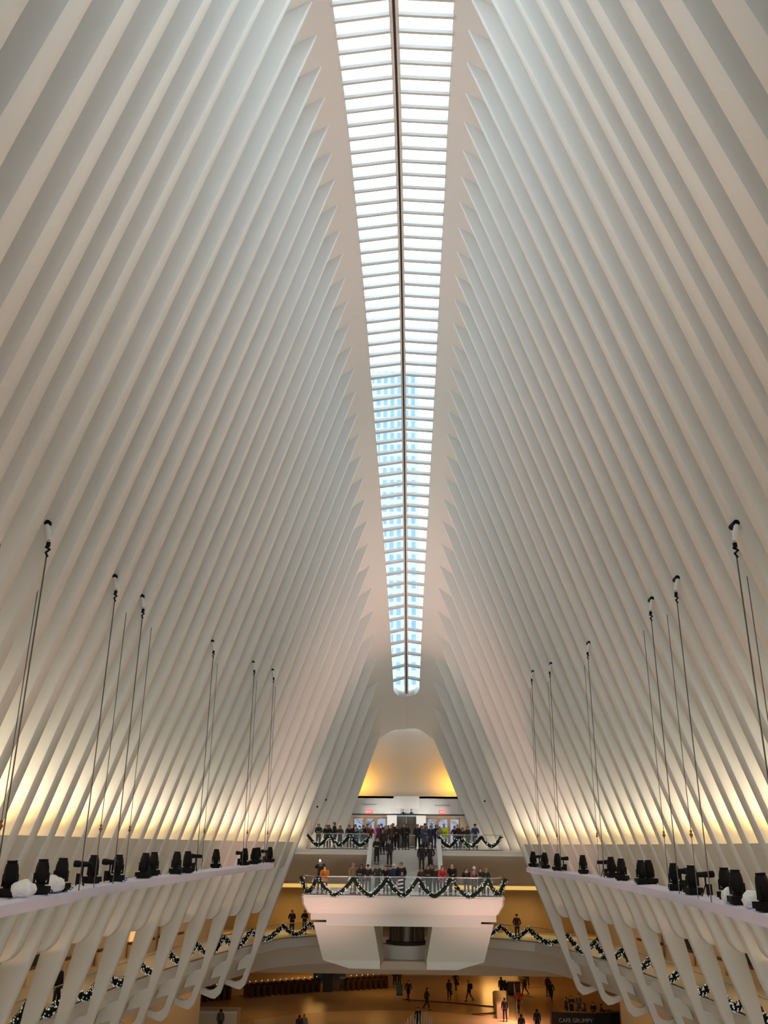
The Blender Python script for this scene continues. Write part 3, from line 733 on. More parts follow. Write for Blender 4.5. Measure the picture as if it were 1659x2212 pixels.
def bundle(loc, seed, label, sc=1.0):
    rn = random.Random(seed); bm = bmesh.new(); bmesh.ops.create_icosphere(bm, subdivisions=3, radius=0.24*sc)
    for v in bm.verts:
        k = 1+0.16*math.sin(v.co.x*17+seed)*math.cos(v.co.y*19)+rn.uniform(-.06, .06); v.co = Vector((v.co.x*k*1.15, v.co.y*k, max(-.17*sc, v.co.z*k*.85)))+Vector((0, 0, .17*sc))
    me = bpy.data.meshes.new('wrapped_bundle'); bm.to_mesh(me); bm.free(); me.materials.append(M['plastic'])
    o = bpy.data.objects.new('wrapped_bundle', me); C.objects.link(o); o.location = loc; return tag(o, label, 'bundle')
def on_truss(s, px, back=0.5):
    lo, hi = 15.6, 54.9
    for _ in range(50):
        m_ = (lo+hi)/2; x = proj((s*(front(s, m_)+back), m_, SH[s][2]))[0]
        if (x < px) == (s < 0): lo = m_
        else: hi = m_
    return (s*(front(s, lo)+back), lo, SH[s][2]+.03)
LL = [16, 84, 127, 197, 251, 309, 329, 379, 403, 465, 527, 548, 556, 588]
LR = [1149.5, 1178, 1205.5, 1261, 1323, 1345, 1388, 1405, 1460.5, 1498.6, 1571.7, 1597, 1656]
SL = [174, 234, 421, 519, 573]; SR = [1166, 1218, 1305, 1474, 1528]
heads0 = None
for s, H, T in ((-1, LL, SL), (1, LR, SR)):
    Hs = sorted(H, reverse=(s < 0))   # from the far end of the truss
    for i, px in enumerate(Hs):
        bk = 0.72 if i % 3 == 1 else 0.38
        moving_head(on_truss(s, px, bk), (0.25*((i*7) % 5-2)), -0.10+0.05*((i*3) % 4), 'black moving head light upright on the %s truss, %s from the far end' % (SIDE[s], ORD[i+1]), 'moving heads on the %s truss' % SIDE[s])
    Ts = sorted(T, reverse=(s < 0))
    for i, px in enumerate(Ts):
        tripod_lamp(on_truss(s, px, 0.5), 0.15*((i*5) % 3-1)+(0 if s > 0 else math.pi), 'black horizontal tripod lamp on the %s truss, %s from the far end' % (SIDE[s], ORD[i+1]), 'tripod lamps on the %s truss' % SIDE[s])
bundle(on_truss(-1, 47, .35), 1, 'white plastic-wrapped bundle on the left truss, nearest the left picture edge', 1.05)
bundle(on_truss(-1, 112, .4), 2, 'white plastic-wrapped bundle on the left truss between second and third lights', 1.1)
bundle(on_truss(1, 1582, .35), 3, 'white plastic-wrapped bundle on the right truss, the farther and smaller one')
bundle(on_truss(1, 1633, .35), 4, 'white plastic-wrapped bundle on the right truss, beside the right picture edge', 1.1)

# hoist cables --------------------------------------------------------------
ST = {-1: [(12, 1050, -1.7), (103, 1130, 0), (248, 1245, 4), (307, 1288, 6), (459, 1385, 12), (547, 1430, 16), (589, 1447, 18)],
      1: [(1590, 1130, 0), (1463, 1248, 4), (1408, 1293, 6), (1272, 1388, 12), (1190, 1433, 16), (1151, 1450, 18)]}
for s in (-1, 1):
    L = ST[s]
    for i, (px, py, n) in enumerate(L):
        Y = (K+n)*S-.30; p = at_y(px, py, Y); k = len(L)-i
        t = empty('hoist_cable', p, label='pair of thin hoist cables hanging to the %s truss, %s station from the far end' % (SIDE[s], ORD[k]), cat='cable', group='hoist cables of the %s side' % SIDE[s])
        g = MB(); g.tube([(0, .28, 0), (0, -.03, 0)], .075, n=10); g.build('bolt', M['black'], t)
        a = Vector((-s*.10, -.02, -.42)) ; g = MB(); g.tube([(0, 0, -.04), a*.5, a], [.05, .06, .05], n=8); g.build('arm', M['white'], t, smooth=60)
        hk = a+Vector((0, 0, -.05)); g = MB()
        g.tube([hk, hk+Vector((0, 0, -.1))], .05, n=8); g.tube([hk+Vector((-.05, 0, -.1)), hk+Vector((.05, 0, -.17)), hk+Vector((-.03, 0, -.24)), hk+Vector((.02, 0, -.34))], .032, n=6); g.build('hook', M['black'], t, smooth=60)
        zb = SH[s][2]+.03-p.z
        g = MB(); g.tube([hk+Vector((0, 0, -.3)), (hk.x, hk.y, zb)], .017, n=5); g.build('cable', M['cable'], t)
        dx = .10 if n > 1 else .75
        g = MB(); g.tube([(hk.x+s*dx, 1.45, -.8), (hk.x+s*dx, 1.45, zb)], .012, n=5); c2 = g.build('cable', M['cable'], t)
        g = MB(); zc = 0.15-p.z
        bm_ = [(0, zc+.14), (.045, zc+.1), (.02, zc+.05), (.06, zc), (.02, zc-.08), (0, zc-.12)]
        g.lathe([(max(r, .001), z) for r, z in bm_], cx=hk.x+s*dx, cy=1.45, n=8); g.build('shackle', mat('brass_shackle', (.25, .12, .05), .4, metal=.5) if 'shackle' not in M else M['shackle'], t)

# ================================================================== CONCOURSE FURNITURE
def text_mesh(s_, size, name='lettering'):
    c = bpy.data.curves.new(name, 'FONT'); c.body = s_; c.size = size; c.align_x = 'CENTER'; c.align_y = 'CENTER'; c.extrude = 0.004
    o = bpy.data.objects.new(name, c); C.objects.link(o); dg = bpy.context.evaluated_depsgraph_get()
    me = bpy.data.meshes.new_from_object(o.evaluated_get(dg)); bpy.data.objects.remove(o); me.name = name; return me
def lettering(s_, size, mat_, parent, loc, rz=0, tilt=math.pi/2):
    me = text_mesh(s_, size); me.materials.clear(); me.materials.append(mat_)
    o = bpy.data.objects.new('lettering', me); C.objects.link(o); o.parent = parent; o.location = loc; o.rotation_euler = (tilt, 0, rz); return o
for px, py, side in ((798, 1737.5, 'left'), (955.5, 1739.5, 'right')):
    p = at_y(px, py, LY-.02); t = empty('street_sign', p, label='small grey street name lettering on the wall above the %s entrance doors' % side, cat='sign', group='street names over the doors')
    lettering('Greenwich Street', 0.17, M['ink'], t, (0, 0, 0))
for px, py, side in ((797, 1753.5, 'left'), (956, 1754.5, 'right')):
    p = at_y(px, py, LY-.12); t = empty('exit_sign', p, label='red lit EXIT sign hanging above the %s entrance doors' % side, cat='sign', group='exit signs')
    g = MB(); g.box(-.23, .23, -.03, .03, -.16, .16); g.build('sign_box', M['exit'], t)
    lettering('EXIT', 0.2, M['exit_text'], t, (0, -.036, 0))
# spotlights on the far ribs, lighting the entrance wall
for s, px, py, n, lab in ((-1, 703.5, 1727, 28, 'small black spotlight on a rib left of the doorway, the upper one'), (-1, 685, 1742, 27, 'small black spotlight on a rib left of the doorway, the lower one'), (1, 1047.5, 1730, 28, 'small black spotlight on a rib right of the doorway')):
    p = at_y(px, py, yn(n)-.36); t = empty('spotlight', p, label=lab, cat='spotlight')
    g = MB(); g.box(-.05, .05, .0, .10, -.04, .04); g.build('mount', M['black'], t)
    g = MB(); g.tube([(0, -.02, 0), (s*-.05, -.16, -.05)], [.05, .06], n=10); g.build('can', M['black'], t)
    if n == 28 or s < 0: area_light('spot_lamp', Vector(p)+Vector((-s*.9, .6, -.1)), 0.15, 0.15, 20 if n == 28 else 8, (1, .9, .82), aim=(-s*0.95, 1, -0.30), spread=math.radians(50))
# barrier and info stand at top of stairs
b = empty('crowd_barrier', (x_at(894, 69.3, UPPER), 69.3, UPPER), label='grey metal crowd barrier behind the people at the stair top', cat='barrier')
g = MB(); g.tube([(-.5, 0, 0), (-.5, 0, 1.0), (.5, 0, 1.0), (.5, 0, 0)], .02, n=6); g.tube([(-.5, 0, .2), (.5, 0, .2)], .015, n=6); g.build('frame', M['steel'], b)
g = MB()
for k in range(8): g.tube([(-.42+.12*k, 0, .2), (-.42+.12*k, 0, 1.0)], .008, n=4)
o = g.build('bars', M['steel'], b); o['kind'] = 'stuff'
# striped bag hanging over the landing rail
p = at_y(867, 1911, 58.02); t = empty('striped_bag', (p.x, 58.0, p.z), label='navy and white striped cloth bag hanging behind the landing railing', cat='bag')
M['stripe'] = mat('navy_cloth', (0.02, 0.035, 0.09), 0.8); M['cloth_white'] = mat('white_cloth', (0.75, 0.76, 0.8), 0.8)
g = MB(); g.box(-.22, .22, .02, .14, -.36, .34)
g.build('bag_body', M['stripe'], t)
g = MB()
for k in range(3): g.poly([(-.21, .012, -.26+.22*k), (.12, .012, -.20+.22*k), (.12, .012, -.10+.22*k), (-.21, .012, -.15+.22*k), (-.21, .03, -.26+.22*k), (.12, .03, -.20+.22*k), (.12, .03, -.10+.22*k), (-.21, .03, -.15+.22*k)], [(0, 1, 2, 3), (7, 6, 5, 4), (0, 4, 5, 1), (1, 5, 6, 2), (2, 6, 7, 3), (3, 7, 4, 0)])
g.build('stripes', M['cloth_white'], t)

# turnstiles -------------------------------------------------------------
M['stile'] = mat('turnstile_metal', (0.10, 0.05, 0.025), 0.35, metal=0.5)
M['glint'] = mat('turnstile_cap_glint', (0.9, 0.85, 0.75), 0.1, emit=(1, .85, .6), estr=0.55)  # bright glint on the caps put in as a weak glow
def turnstile(loc, rz, label, group):
    t = empty('turnstile', loc, rz, label=label, cat='turnstile', group=group)
    g = MB(); g.prism([(-.9, 0), (.8, 0), (.9, .25), (.9, .95), (.6, 1.05), (-.7, 1.05), (-.9, .9)], -.13, .13, axis='x'); g.build('cabinet', M['stile'], t)
    g = MB(); g.box(-.10, .10, -.80, -.55, 1.05, 1.12); g.build('reader', M['black'], t)
    g = MB(); g.lathe([(.001, 1.34), (.045, 1.30), (.055, 1.27), (.045, 1.24), (.001, 1.20)], cx=0, cy=-.2, n=8); g.build('cap_glint', M['glint'], t, smooth=True)
    g = MB(); g.tube([(0, -.2, 1.05), (0, -.2, 1.22)], .02, n=5); g.build('stem', M['stile'], t)
    g = MB(); g.tube([(.13, -.3, .85), (.5, -.3, .80)], .02, n=6); g.build('arm', M['steel'], t)
    return t
a1, a2 = at_z(532, 2149, FLOOR), at_z(683, 2136, FLOOR)
rows = [([at_z(536+13.2*i, 2152-1.12*i, FLOOR) for i in range(12)], 'left bank'), ([at_z(744+12.1*i, 2138-0.75*i, FLOOR) for i in range(8)], 'right bank'), ([at_z(404+12*i, 2164-1.1*i, FLOOR) for i in range(8)], 'far left bank by the rib feet')]
proto = None
for pts, nm in rows:
    rz = math.atan2(pts[-1].y-pts[0].y, pts[-1].x-pts[0].x)
    for i, p in enumerate(pts):
        lab = 'dark turnstile, %s from the left in the %s' % (ORD[i+1], nm)
        if proto is None: proto = turnstile(p, rz, lab, 'turnstiles'); o = proto
        else:
            o = copy_tree(proto); o.location = p; o.rotation_euler = (0, 0, rz); o['label'] = lab
for (x0, x1, y0, y1, lab, mt) in ((696, 716, 2143, 1.6, 'black square ticket booth between the turnstile banks', 'dark'), (718, 734, 2141, 1.7, 'brown ticket machine between the turnstile banks', 'stile')):
    p = at_z(x0, y0, FLOOR); q = at_z(x1, y0, FLOOR); t = empty('ticket_machine', ((p.x+q.x)/2, p.y+.5, FLOOR), label=lab, cat='ticket machine'); w = (q.x-p.x)/2
    g = MB(); g.box(-w, w, -.5, .5, 0, y1); g.build('cabinet', M[mt], t)
    g = MB(); g.box(-w*.7, w*.7, -.53, -.49, y1*.55, y1*.9); g.build('screen', M['rubber'], t)
# overhead sign
p = at_y(720, 2101, 98.0); t = empty('overhead_sign', p, label='dark blue overhead sign with pale lettering above the turnstiles', cat='sign')
g = MB(); g.box(-1.75, 1.3, -.08, .08, -.85, .65); g.build('panel', M['blue'], t)
g = MB(); g.box(-2.0, -1.75, -.1, .1, -1.0, .75); g.build('bracket', M['dark'], t)
lettering('Trains To', 0.42, M['letter'], t, (.25, -.1, .1)); lettering('New Jersey', 0.42, M['letter'], t, (.3, -.1, -.42))
# teal floor sign
p = at_z(863, 2150, FLOOR); t = empty('floor_sign', p, label='small teal rectangular sign board standing on the concourse floor', cat='sign')
g = MB(); g.box(-.3, .3, -.03, .03, .1, .95); g.build('board', M['teal'], t); g = MB(); g.box(-.3, .3, -.2, .2, 0, .1); g.build('foot', M['dark'], t)
# brown stepped counter in the far middle
p = at_z(890, 2098, FLOOR); t = empty('service_counter', p, label='brown boxy service counter on the far concourse under the landing', cat='counter')
g = MB(); g.prism([(-1.6, 1.6), (1.5, 1.6), (1.5, 0), (-.3, 0), (-.5, .5)], -1, 1); g.build('counter_body', M['brown'], t)
g = MB(); g.box(-2.5, 2.6, -2.6, -2.4, 0, .5); g.box(-2.5, 2.6, -2.4, 0, 0, .12); g.build('base_step', M['marble2'], t)
# info bin on right
p = at_z(1110, 2148, FLOOR); t = empty('display_stand', p, label='black square display stand on the right concourse floor', cat='stand')
g = MB(); g.box(-.65, .65, -.3, .3, 0, 1.15); g.build('cabinet', M['dark'], t); g = MB(); g.box(-.6, .6, -.33, -.29, .15, 1.0); g.build('front_panel', M['brown'], t)
# white stair parapet / ramp wall in front right
p = at_z(1105, 2205, FLOOR); t = empty('curved_parapet', (p.x, p.y, FLOOR), label='pale curved stair parapet with a handrail beside the person in red', cat='parapet')
g = MB(); rows_ = []
for k in range(9):
    y = 0.6+k*0.9; x = -.9+.03*k; rows_.append([(x-.25, y, 0), (x-.25, y, 1.0), (x-.05, y, 1.12), (x+.6+.05*k, y, 1.12), (x+.75+.05*k, y, .95), (x+.75+.05*k, y, 0)])
g.loft(rows_); g.build('wall', M['marble2'], t, smooth=40)
g = MB(); g.tube([(.5, 0.7, .0), (.6, 0.8, 1.3), (1.0, 6.5, 1.9)], .03, n=6); g.tube([(1.0, 6.5, 0), (1.0, 6.5, 1.9)], .03, n=6); g.build('handrail', M['steel'], t)
# fan of white rods
c0 = at_y(905, 2200, 76.0); t = empty('rod_sculpture', (c0.x, 76.0, FLOOR), label='fan of thin white upright rods at the bottom centre of the picture', cat='sculpture')
for px, py in ((875.5, 2208), (881, 2200), (887, 2194), (893, 2191), (898.5, 2190), (905, 2188), (910.5, 2187), (916.5, 2186), (921.5, 2186), (927, 2190), (932, 2197)):
    q = at_y(px, py, 76.0); g = MB(); g.tube([(q.x-c0.x, 0, .1), (q.x-c0.x, 0, q.z-FLOOR)], .032, n=6); g.build('rod', M['white'], t)
g = MB(); g.box(-1.5, 1.5, -.4, .4, 0, .12); g.build('base', M['white'], t)
# kiosk counter lower left
p = at_z(466, 2226, FLOOR); t = empty('kiosk', (p.x, p.y, FLOOR), label='pale boxy kiosk counter near the left rib feet', cat='kiosk')
g = MB(); g.box(-1.75, 1.75, -.8, .8, 0, 1.35); g.build('counter', M['marble2'], t); g = MB(); g.box(-1.85, 1.8, -.9, .9, 1.35, 1.5); g.build('top', M['white'], t)
# cafe
p = at_z(1258, 2222, FLOOR); cf = empty('cafe_counter', (p.x, p.y, FLOOR), 0.0, label='curved black cafe counter with white lettering at the lower right', cat='counter')
g = MB(); arc = [(-2.45, .9), (-2.4, .3), (-1.6, -.1), (-.4, -.3), (1.0, -.3), (2.3, 0), (3.2, .4)]
g.loft([[(x, y, 0), (x, y, 1.15), (x+.02, y+.35, 1.15), (x+.02, y+.35, 0)] for x, y in arc]); g.build('front', M['dark'], cf)
g = MB(); g.loft([[(x-.02, y-.08, 1.15), (x-.02, y-.08, 1.2), (x+.02, y+.45, 1.2), (x+.02, y+.45, 1.15)] for x, y in arc]); g.build('worktop', M['brown'], cf)
lettering('CAFE GRUMPY', 0.42, M['letter'], cf, (-.55, -.36, .62))
for i, (dx, dy) in enumerate(((-1.2, 2.2), (.4, 3.4), (1.6, 2.0), (2.9, 3.6))):
    t = empty('cafe_table', (p.x+dx, p.y+dy, FLOOR), label='small dark cafe table behind the counter, %s from the left' % ORD[i+1], cat='table', group='cafe tables')
    g = MB(); g.lathe([(.38, .72), (.38, .76)], n=16); g.build('tabletop', M['dark'], t); g = MB(); g.tube([(0, 0, 0), (0, 0, .73)], .03, n=6); g.build('stem', M['black'], t); g = MB(); g.lathe([(.22, 0), (.22, .03)], n=12); g.build('foot', M['black'], t)
area_light('cafe_spot', (p.x-5.5, p.y+2.0, -10.5), 0.6, 0.6, 120, (1, .42, .25), spread=math.radians(100))

# shopfronts of the ring gallery ------------------------------------------
def shopfront(s, Y, kind, label):
    P = offs(rim_path(s), 4.82); ys = [q[1] for q in P if q[1] < 71]; xs = [q[0] for q in P if q[1] < 71]
    a = Vector((float(np.interp(Y-1.75, ys, xs)), Y-1.75, RING)); b = Vector((float(np.interp(Y+1.75, ys, xs)), Y+1.75, RING))
    t = empty('shopfront', (a+b)/2, math.atan2(b.y-a.y, b.x-a.x), label=label, cat='shopfront', group='shopfronts of the %s gallery' % SIDE[s])
    f = 1 if s < 0 else 1
    d0, d1 = (-.10, .02) if s < 0 else (-.02, .10)   # towards the hall
    io = -1 if s < 0 else 1
    def bx(x0, x1, z0, z1, dep, m_, nm):
        y0, y1 = sorted((0, io*dep)); g = MB(); g.box(x0, x1, y0, y1, z0, z1); return g.build(nm, m_, t)
    bx(-1.6, 1.6, 0, .75, .16, M['shop'], 'plinth'); bx(-1.6, 1.6, .75, .9, .22, M['brown'], 'sill')
    win = {'lit': M['lit'], 'dark': M['dark'], 'poster': M['teal'], 'beige': M['shop']}[kind]
    w = bx(-1.5, .55, .9, 2.6, .05, win, 'window')
    bx(.6, 1.6, .9, 2.9, .18, M['shop'], 'pilaster'); bx(-1.6, .6, 2.6, 2.85, .2, M['brown'] if kind != 'lit' else M['shop'], 'header')
    if kind == 'poster': bx(-1.3, .35, 1.0, 2.45, .09, M['teal'], 'poster')
kinds = ['dark', 'beige', 'lit', 'dark', 'poster', 'poster', 'dark', 'beige', 'beige', 'lit', 'beige', 'beige']
desc = {'dark': 'gallery shopfront with a dark window', 'beige': 'plain beige gallery shopfront', 'lit': 'gallery shopfront with a glowing amber panel', 'poster': 'gallery shopfront with a teal poster'}
for s in (-1, 1):
    for i in range(11):
        k = kinds[i] if s < 0 else ('beige', 'dark')[i % 2]
        shopfront(s, 27.5+3.9*i, k, '%s, %s on the %s wall from the far end' % (desc[k], ORD[11-i], SIDE[s]))

# ================================================================== PEOPLE
def skin(name, V, E, R, sub=1, root=0):
    me = bpy.data.meshes.new(name); me.from_pydata([tuple(v) for v in V], E, []); o = bpy.data.objects.new(name, me); C.objects.link(o)
    o.modifiers.new('s', 'SKIN'); sv = me.skin_vertices[0].data
    for i, r in enumerate(R):
        sv[i].radius = (r, r) if not isinstance(r, tuple) else r; sv[i].use_root = (i == root)
    if sub: m_ = o.modifiers.new('d', 'SUBSURF'); m_.levels = sub
    dg = bpy.context.evaluated_depsgraph_get(); out = bpy.data.meshes.new_from_object(o.evaluated_get(dg)); out.name = name
    out.polygons.foreach_set('use_smooth', [True]*len(out.polygons)); bpy.data.objects.remove(o); return out
# joints per pose: torso points, arms [(shoulder, elbow, wrist)], legs [(hip, knee, ankle)]
def pose(lean=0.0, arms=None, legs=None, drop=0.0):
    t = [Vector((0, 0, .93-drop)), Vector((0, lean*.35, 1.12-drop)), Vector((0, lean*.75, 1.32-drop-lean*.1)), Vector((0, lean*1.0, 1.45-drop-lean*.2)), Vector((0, lean*1.15+.01, 1.53-drop-lean*.25))]
    return dict(t=t, arms=arms, legs=legs or [[(s*.09, 0, .90-drop), (s*.11, .02, .49-drop*.6), (s*.12, -.01, .08)] for s in (-1, 1)], lean=lean)
A_DOWN = [[(s*.19, 0, 1.42), (s*.24, -.01, 1.15), (s*.23, .05, .89)] for s in (-1, 1)]
A_POCK = [[(s*.19, 0, 1.42), (s*.27, -.05, 1.16), (s*.19, .10, .98)] for s in (-1, 1)]
A_RAIL = [[(s*.19, .16, 1.38), (s*.25, .26, 1.14), (s*.16, .46, 1.10)] for s in (-1, 1)]
A_FOLD = [[(s*.19, .03, 1.42), (s*.26, .06, 1.16), (s*-.02, .25, 1.17)] for s in (-1, 1)]
A_PHON = [[(s*.19, .02, 1.43), (s*.25, .20, 1.27), (s*.07, .36, 1.50)] for s in (-1, 1)]
A_OVER = [[(-.19, .02, 1.43), (-.30, .12, 1.50), (-.12, .28, 1.68)], [(.19, .02, 1.43), (.30, .12, 1.45), (.08, .28, 1.66)]]
A_WALK = [[(-.19, 0, 1.42), (-.24, .10, 1.17), (-.21, .26, .98)], [(.19, 0, 1.42), (.25, -.12, 1.17), (.24, -.14, .90)]]
L_WALK = [[(-.09, 0, .90), (-.10, -.10, .50), (-.10, -.36, .16)], [(.09, 0, .90), (.10, .16, .50), (.10, .26, .08)]]
L_SIT = [[(s*.10, 0, .52), (s*.13, .42, .50), (s*.13, .40, .08)] for s in (-1, 1)]
POSES = {'stand': pose(0, A_DOWN), 'pocket': pose(0.02, A_POCK), 'rail': pose(0.17, A_RAIL), 'fold': pose(0.02, A_FOLD), 'phone': pose(0.03, A_PHON), 'overhead': pose(0, A_OVER), 'walk': pose(0.05, A_WALK, L_WALK)}
sitA = [[(s*.19, .04, 1.02), (s*.25, .14, .78), (s*.14, .38, .80)] for s in (-1, 1)]
POSES['sit'] = pose(0.05, sitA, L_SIT, drop=0.40)
MESH = {}
for nm, P in POSES.items():
    T = P['t']; neck = T[4]; hd = neck+Vector((0, .015+P['lean']*.15, .11)); topv = hd+Vector((0, .0, .075))
    V = [T[0], T[1], T[2], T[3], neck, hd, topv, hd+Vector((0, .10, -.01)), hd+Vector((-.085, 0, 0)), hd+Vector((.085, 0, 0)), hd+Vector((0, .055, -.075))]
    R = [(.15, .105), (.13, .09), (.155, .10), (.10, .08), .055, (.075, .09), (.062, .07), .014, .012, .012, .035]
    E = [(0, 1), (1, 2), (2, 3), (3, 4), (4, 5), (5, 6), (5, 7), (5, 8), (5, 9), (5, 10)]
    for a in P['arms']:
        sh, el, wr = map(Vector, a); i = len(V); d = (wr-el).normalized(); s_ = 1 if sh.x > 0 else -1
        palm = wr+d*.06; V += [sh, el, wr, palm]; R += [.058, .042, .028, (.036, .018)]; E += [(3, i), (i, i+1), (i+1, i+2), (i+2, i+3)]
        sidev = d.cross(Vector((s_, 0, 0))); sidev = sidev.normalized() if sidev.length > .1 else Vector((0, 1, 0)); curl = sidev.cross(d).normalized()
        for k, fl in enumerate((.055, .070, .075, .066)):
            off = sidev*(.027-.018*k); j = len(V)
            V += [palm+off+d*.03, palm+off+d*(.03+fl*.55)+curl*.006, palm+off+d*(.03+fl*.9)+curl*.028]; R += [.010, .009, .007]; E += [(i+3, j), (j, j+1), (j+1, j+2)]
        j = len(V); V += [wr+d*.02+sidev*.03, wr+d*.05+sidev*.052+curl*.02]; R += [.011, .009]; E += [(i+3, j), (j, j+1)]
    for l in P['legs']:
        h, k, a = map(Vector, l); i = len(V); V += [h, k, a, a+Vector((0, .12, -.045))]; R += [.085, .055, .04, (.04, .028)]; E += [(0, i), (i, i+1), (i+1, i+2), (i+2, i+3)]
    body = skin('body', V, E, R)
    # coats
    def coat(name, low, wlow, fat=0.0):
        V = [T[0]+Vector((0, 0, .02)), T[1], T[2], T[3]+Vector((0, 0, .005))]; R = [(.185+fat, .14+fat), (.165+fat, .125+fat), (.185+fat, .135+fat), (.115, .095)]; E = [(0, 1), (1, 2), (2, 3)]
        if low: V.append(T[0]+Vector((0, 0, -low))); R.append((wlow, wlow*.8)); E.append((0, 4))
        for a in P['arms']:
            sh, el, wr = map(Vector, a); i = len(V); V += [sh, el, wr+(el-wr)*.06]; R += [.080+fat*.6, .064+fat*.6, .048+fat*.3]; E += [(3, i), (i, i+1), (i+1, i+2)]
        return skin(name, V, E, R)
    low = .10 if nm == 'sit' else .13
    short = coat('jacket', low, .17); puff = coat('puffy_jacket', low, .18, .03); longc = coat('long_coat', .42 if nm != 'sit' else .1, .20)
    V = [T[0]+Vector((0, 0, -.01))]; R = [(.15, .11)]; E = []
    for l in P['legs']:
        h, k, a = map(Vector, l); i = len(V); V += [h, k, a+Vector((0, 0, .04))]; R += [.098, .070, .060]; E += [(0, i), (i, i+1), (i+1, i+2)]
    trs = skin('trousers', V, E, R)
    g = MB()
    for l in P['legs']:
        a = Vector(l[2]); z = a.z-.08
        g.loft([[(a.x+x*w, a.y+y, z+zz*hh) for x, zz in ((-.05, 0), (.05, 0), (.05, .5), (.03, 1), (-.03, 1), (-.05, .5))] for y, w, hh in ((-.08, .8, .09), (-.03, 1, .11), (.08, 1.05, .08), (.17, .8, .05))])
    shoes = g.mesh('shoes', M['black'], 40)
    MESH[nm] = dict(body=body, jacket=short, puffy_jacket=puff, long_coat=longc, trousers=trs, shoes=shoes, head=hd)
def hair_mesh(kind):
    g = MB()
    def ring(z, rx, ry, oy=0, a0=0, a1=2*math.pi, n=14): return [(rx*math.cos(a0+(a1-a0)*k/n), oy+ry*math.sin(a0+(a1-a0)*k/n), z) for k in range(n+(0 if a1-a0 > 6.2 else 1))]
    if kind == 'short':
        g.loft([ring(.155, .02, .02, -.005), ring(.145, .06, .07, -.01), ring(.125, .088, .10, -.012), ring(.105, .094, .108, -.014)])
        g.loft([ring(.107, .096, .112, -.014, math.pi*.95, 2.05*math.pi), ring(.05, .098, .115, -.014, math.pi, 2*math.pi), ring(.0, .094, .11, -.012, math.pi, 2*math.pi), ring(-.06, .07, .085, -.012, math.pi, 2*math.pi)], closed=False)
    elif kind == 'long':
        g.loft([ring(.16, .02, .02, -.005), ring(.15, .065, .075, -.01), ring(.125, .094, .108, -.012), ring(.105, .10, .112, -.016)])
        g.loft([ring(.107, .102, .116, -.016, math.pi*.9, math.pi*2.1), ring(.05, .104, .12, -.016, math.pi*.92, math.pi*2.08), ring(-.05, .105, .12, -.02, math.pi*.92, math.pi*2.08), ring(-.18, .12, .11, -.035, math.pi*.95, math.pi*2.05), ring(-.26, .09, .08, -.05, math.pi, 2*math.pi)], closed=False)
    elif kind == 'beanie':
        g.loft([ring(.19, .02, .02), ring(.175, .065, .072), ring(.14, .098, .11), ring(.11, .106, .118), ring(.085, .11, .124), ring(.08, .10, .112)])
    elif kind == 'pompom':
        g.loft([ring(.19, .02, .02), ring(.175, .065, .072), ring(.14, .098, .11), ring(.11, .106, .118), ring(.085, .11, .124), ring(.08, .10, .112)])
        g.loft([ring(.18, .02, .02), ring(.20, .045, .045), ring(.23, .045, .045), ring(.25, .015, .015)])
    elif kind == 'cap':
        g.loft([ring(.165, .02, .02), ring(.15, .07, .08), ring(.11, .10, .112), ring(.06, .104, .12)]); g.loft([[(-.08, .09, .07), (.08, .09, .07)], [(-.06, .19, .055), (.06, .19, .055)]], closed=False)
    elif kind == 'helmet':
        g.loft([ring(.19, .02, .02), ring(.18, .075, .085), ring(.13, .115, .13), ring(.07, .12, .14), ring(.065, .14, .17), ring(.06, .12, .14)])
    return g.mesh(kind, M['black'], 60)
HAIR = {k: hair_mesh(k) for k in ('short', 'long', 'beanie', 'pompom', 'cap', 'helmet')}
g = MB()
for s_ in (-1, 1): g.lathe([(.001, .012), (.012, 0), (.001, -.012)], cx=s_*.032, cy=.086, n=6)
g.box(-.022, .022, .082, .090, -.052, -.046)
EYES = g.mesh('eyes', M['black'])
_cm = {}
COL = dict(black=(.012, .012, .014), ink=(.02, .022, .03), grey=(.10, .10, .11), dgrey=(.045, .045, .05), lgrey=(.30, .29, .29), navy=(.015, .025, .09), blue=(.02, .05, .22), brown=(.06, .03, .02), dbrown=(.03, .018, .014), red=(.30, .012, .015), rust=(.20, .045, .025), wine=(.06, .01, .02), magenta=(.22, .02, .22), orange=(.85, .22, .01), beige=(.34, .24, .15), tan=(.26, .18, .12), green=(.02, .045, .03), olive=(.05, .05, .03), mauve=(.22, .14, .14), white=(.75, .75, .75), hivis=(.65, .85, .03), yellow=(.75, .50, .03), denim=(.05, .08, .16), greygreen=(.13, .15, .14), blond=(.36, .20, .08), skin=(.56, .34, .24), coral=(.60, .05, .05), pink=(.45, .20, .18), bluegrey=(.10, .14, .22))
def cm(c):
    if c not in _cm: _cm[c] = mat('cloth_'+c if c not in ('skin',) else 'skin', COL[c], 0.75 if c != 'skin' else 0.5)
    return _cm[c]
def attach(name, me, m_, parent, loc=None):
    o = bpy.data.objects.new(name, me); C.objects.link(o); o.parent = parent
    if not me.materials: me.materials.append(m_)
    o.material_slots[0].link = 'OBJECT'; o.material_slots[0].material = m_
    if loc is not None: o.location = loc
    return o
EXTRA = {}
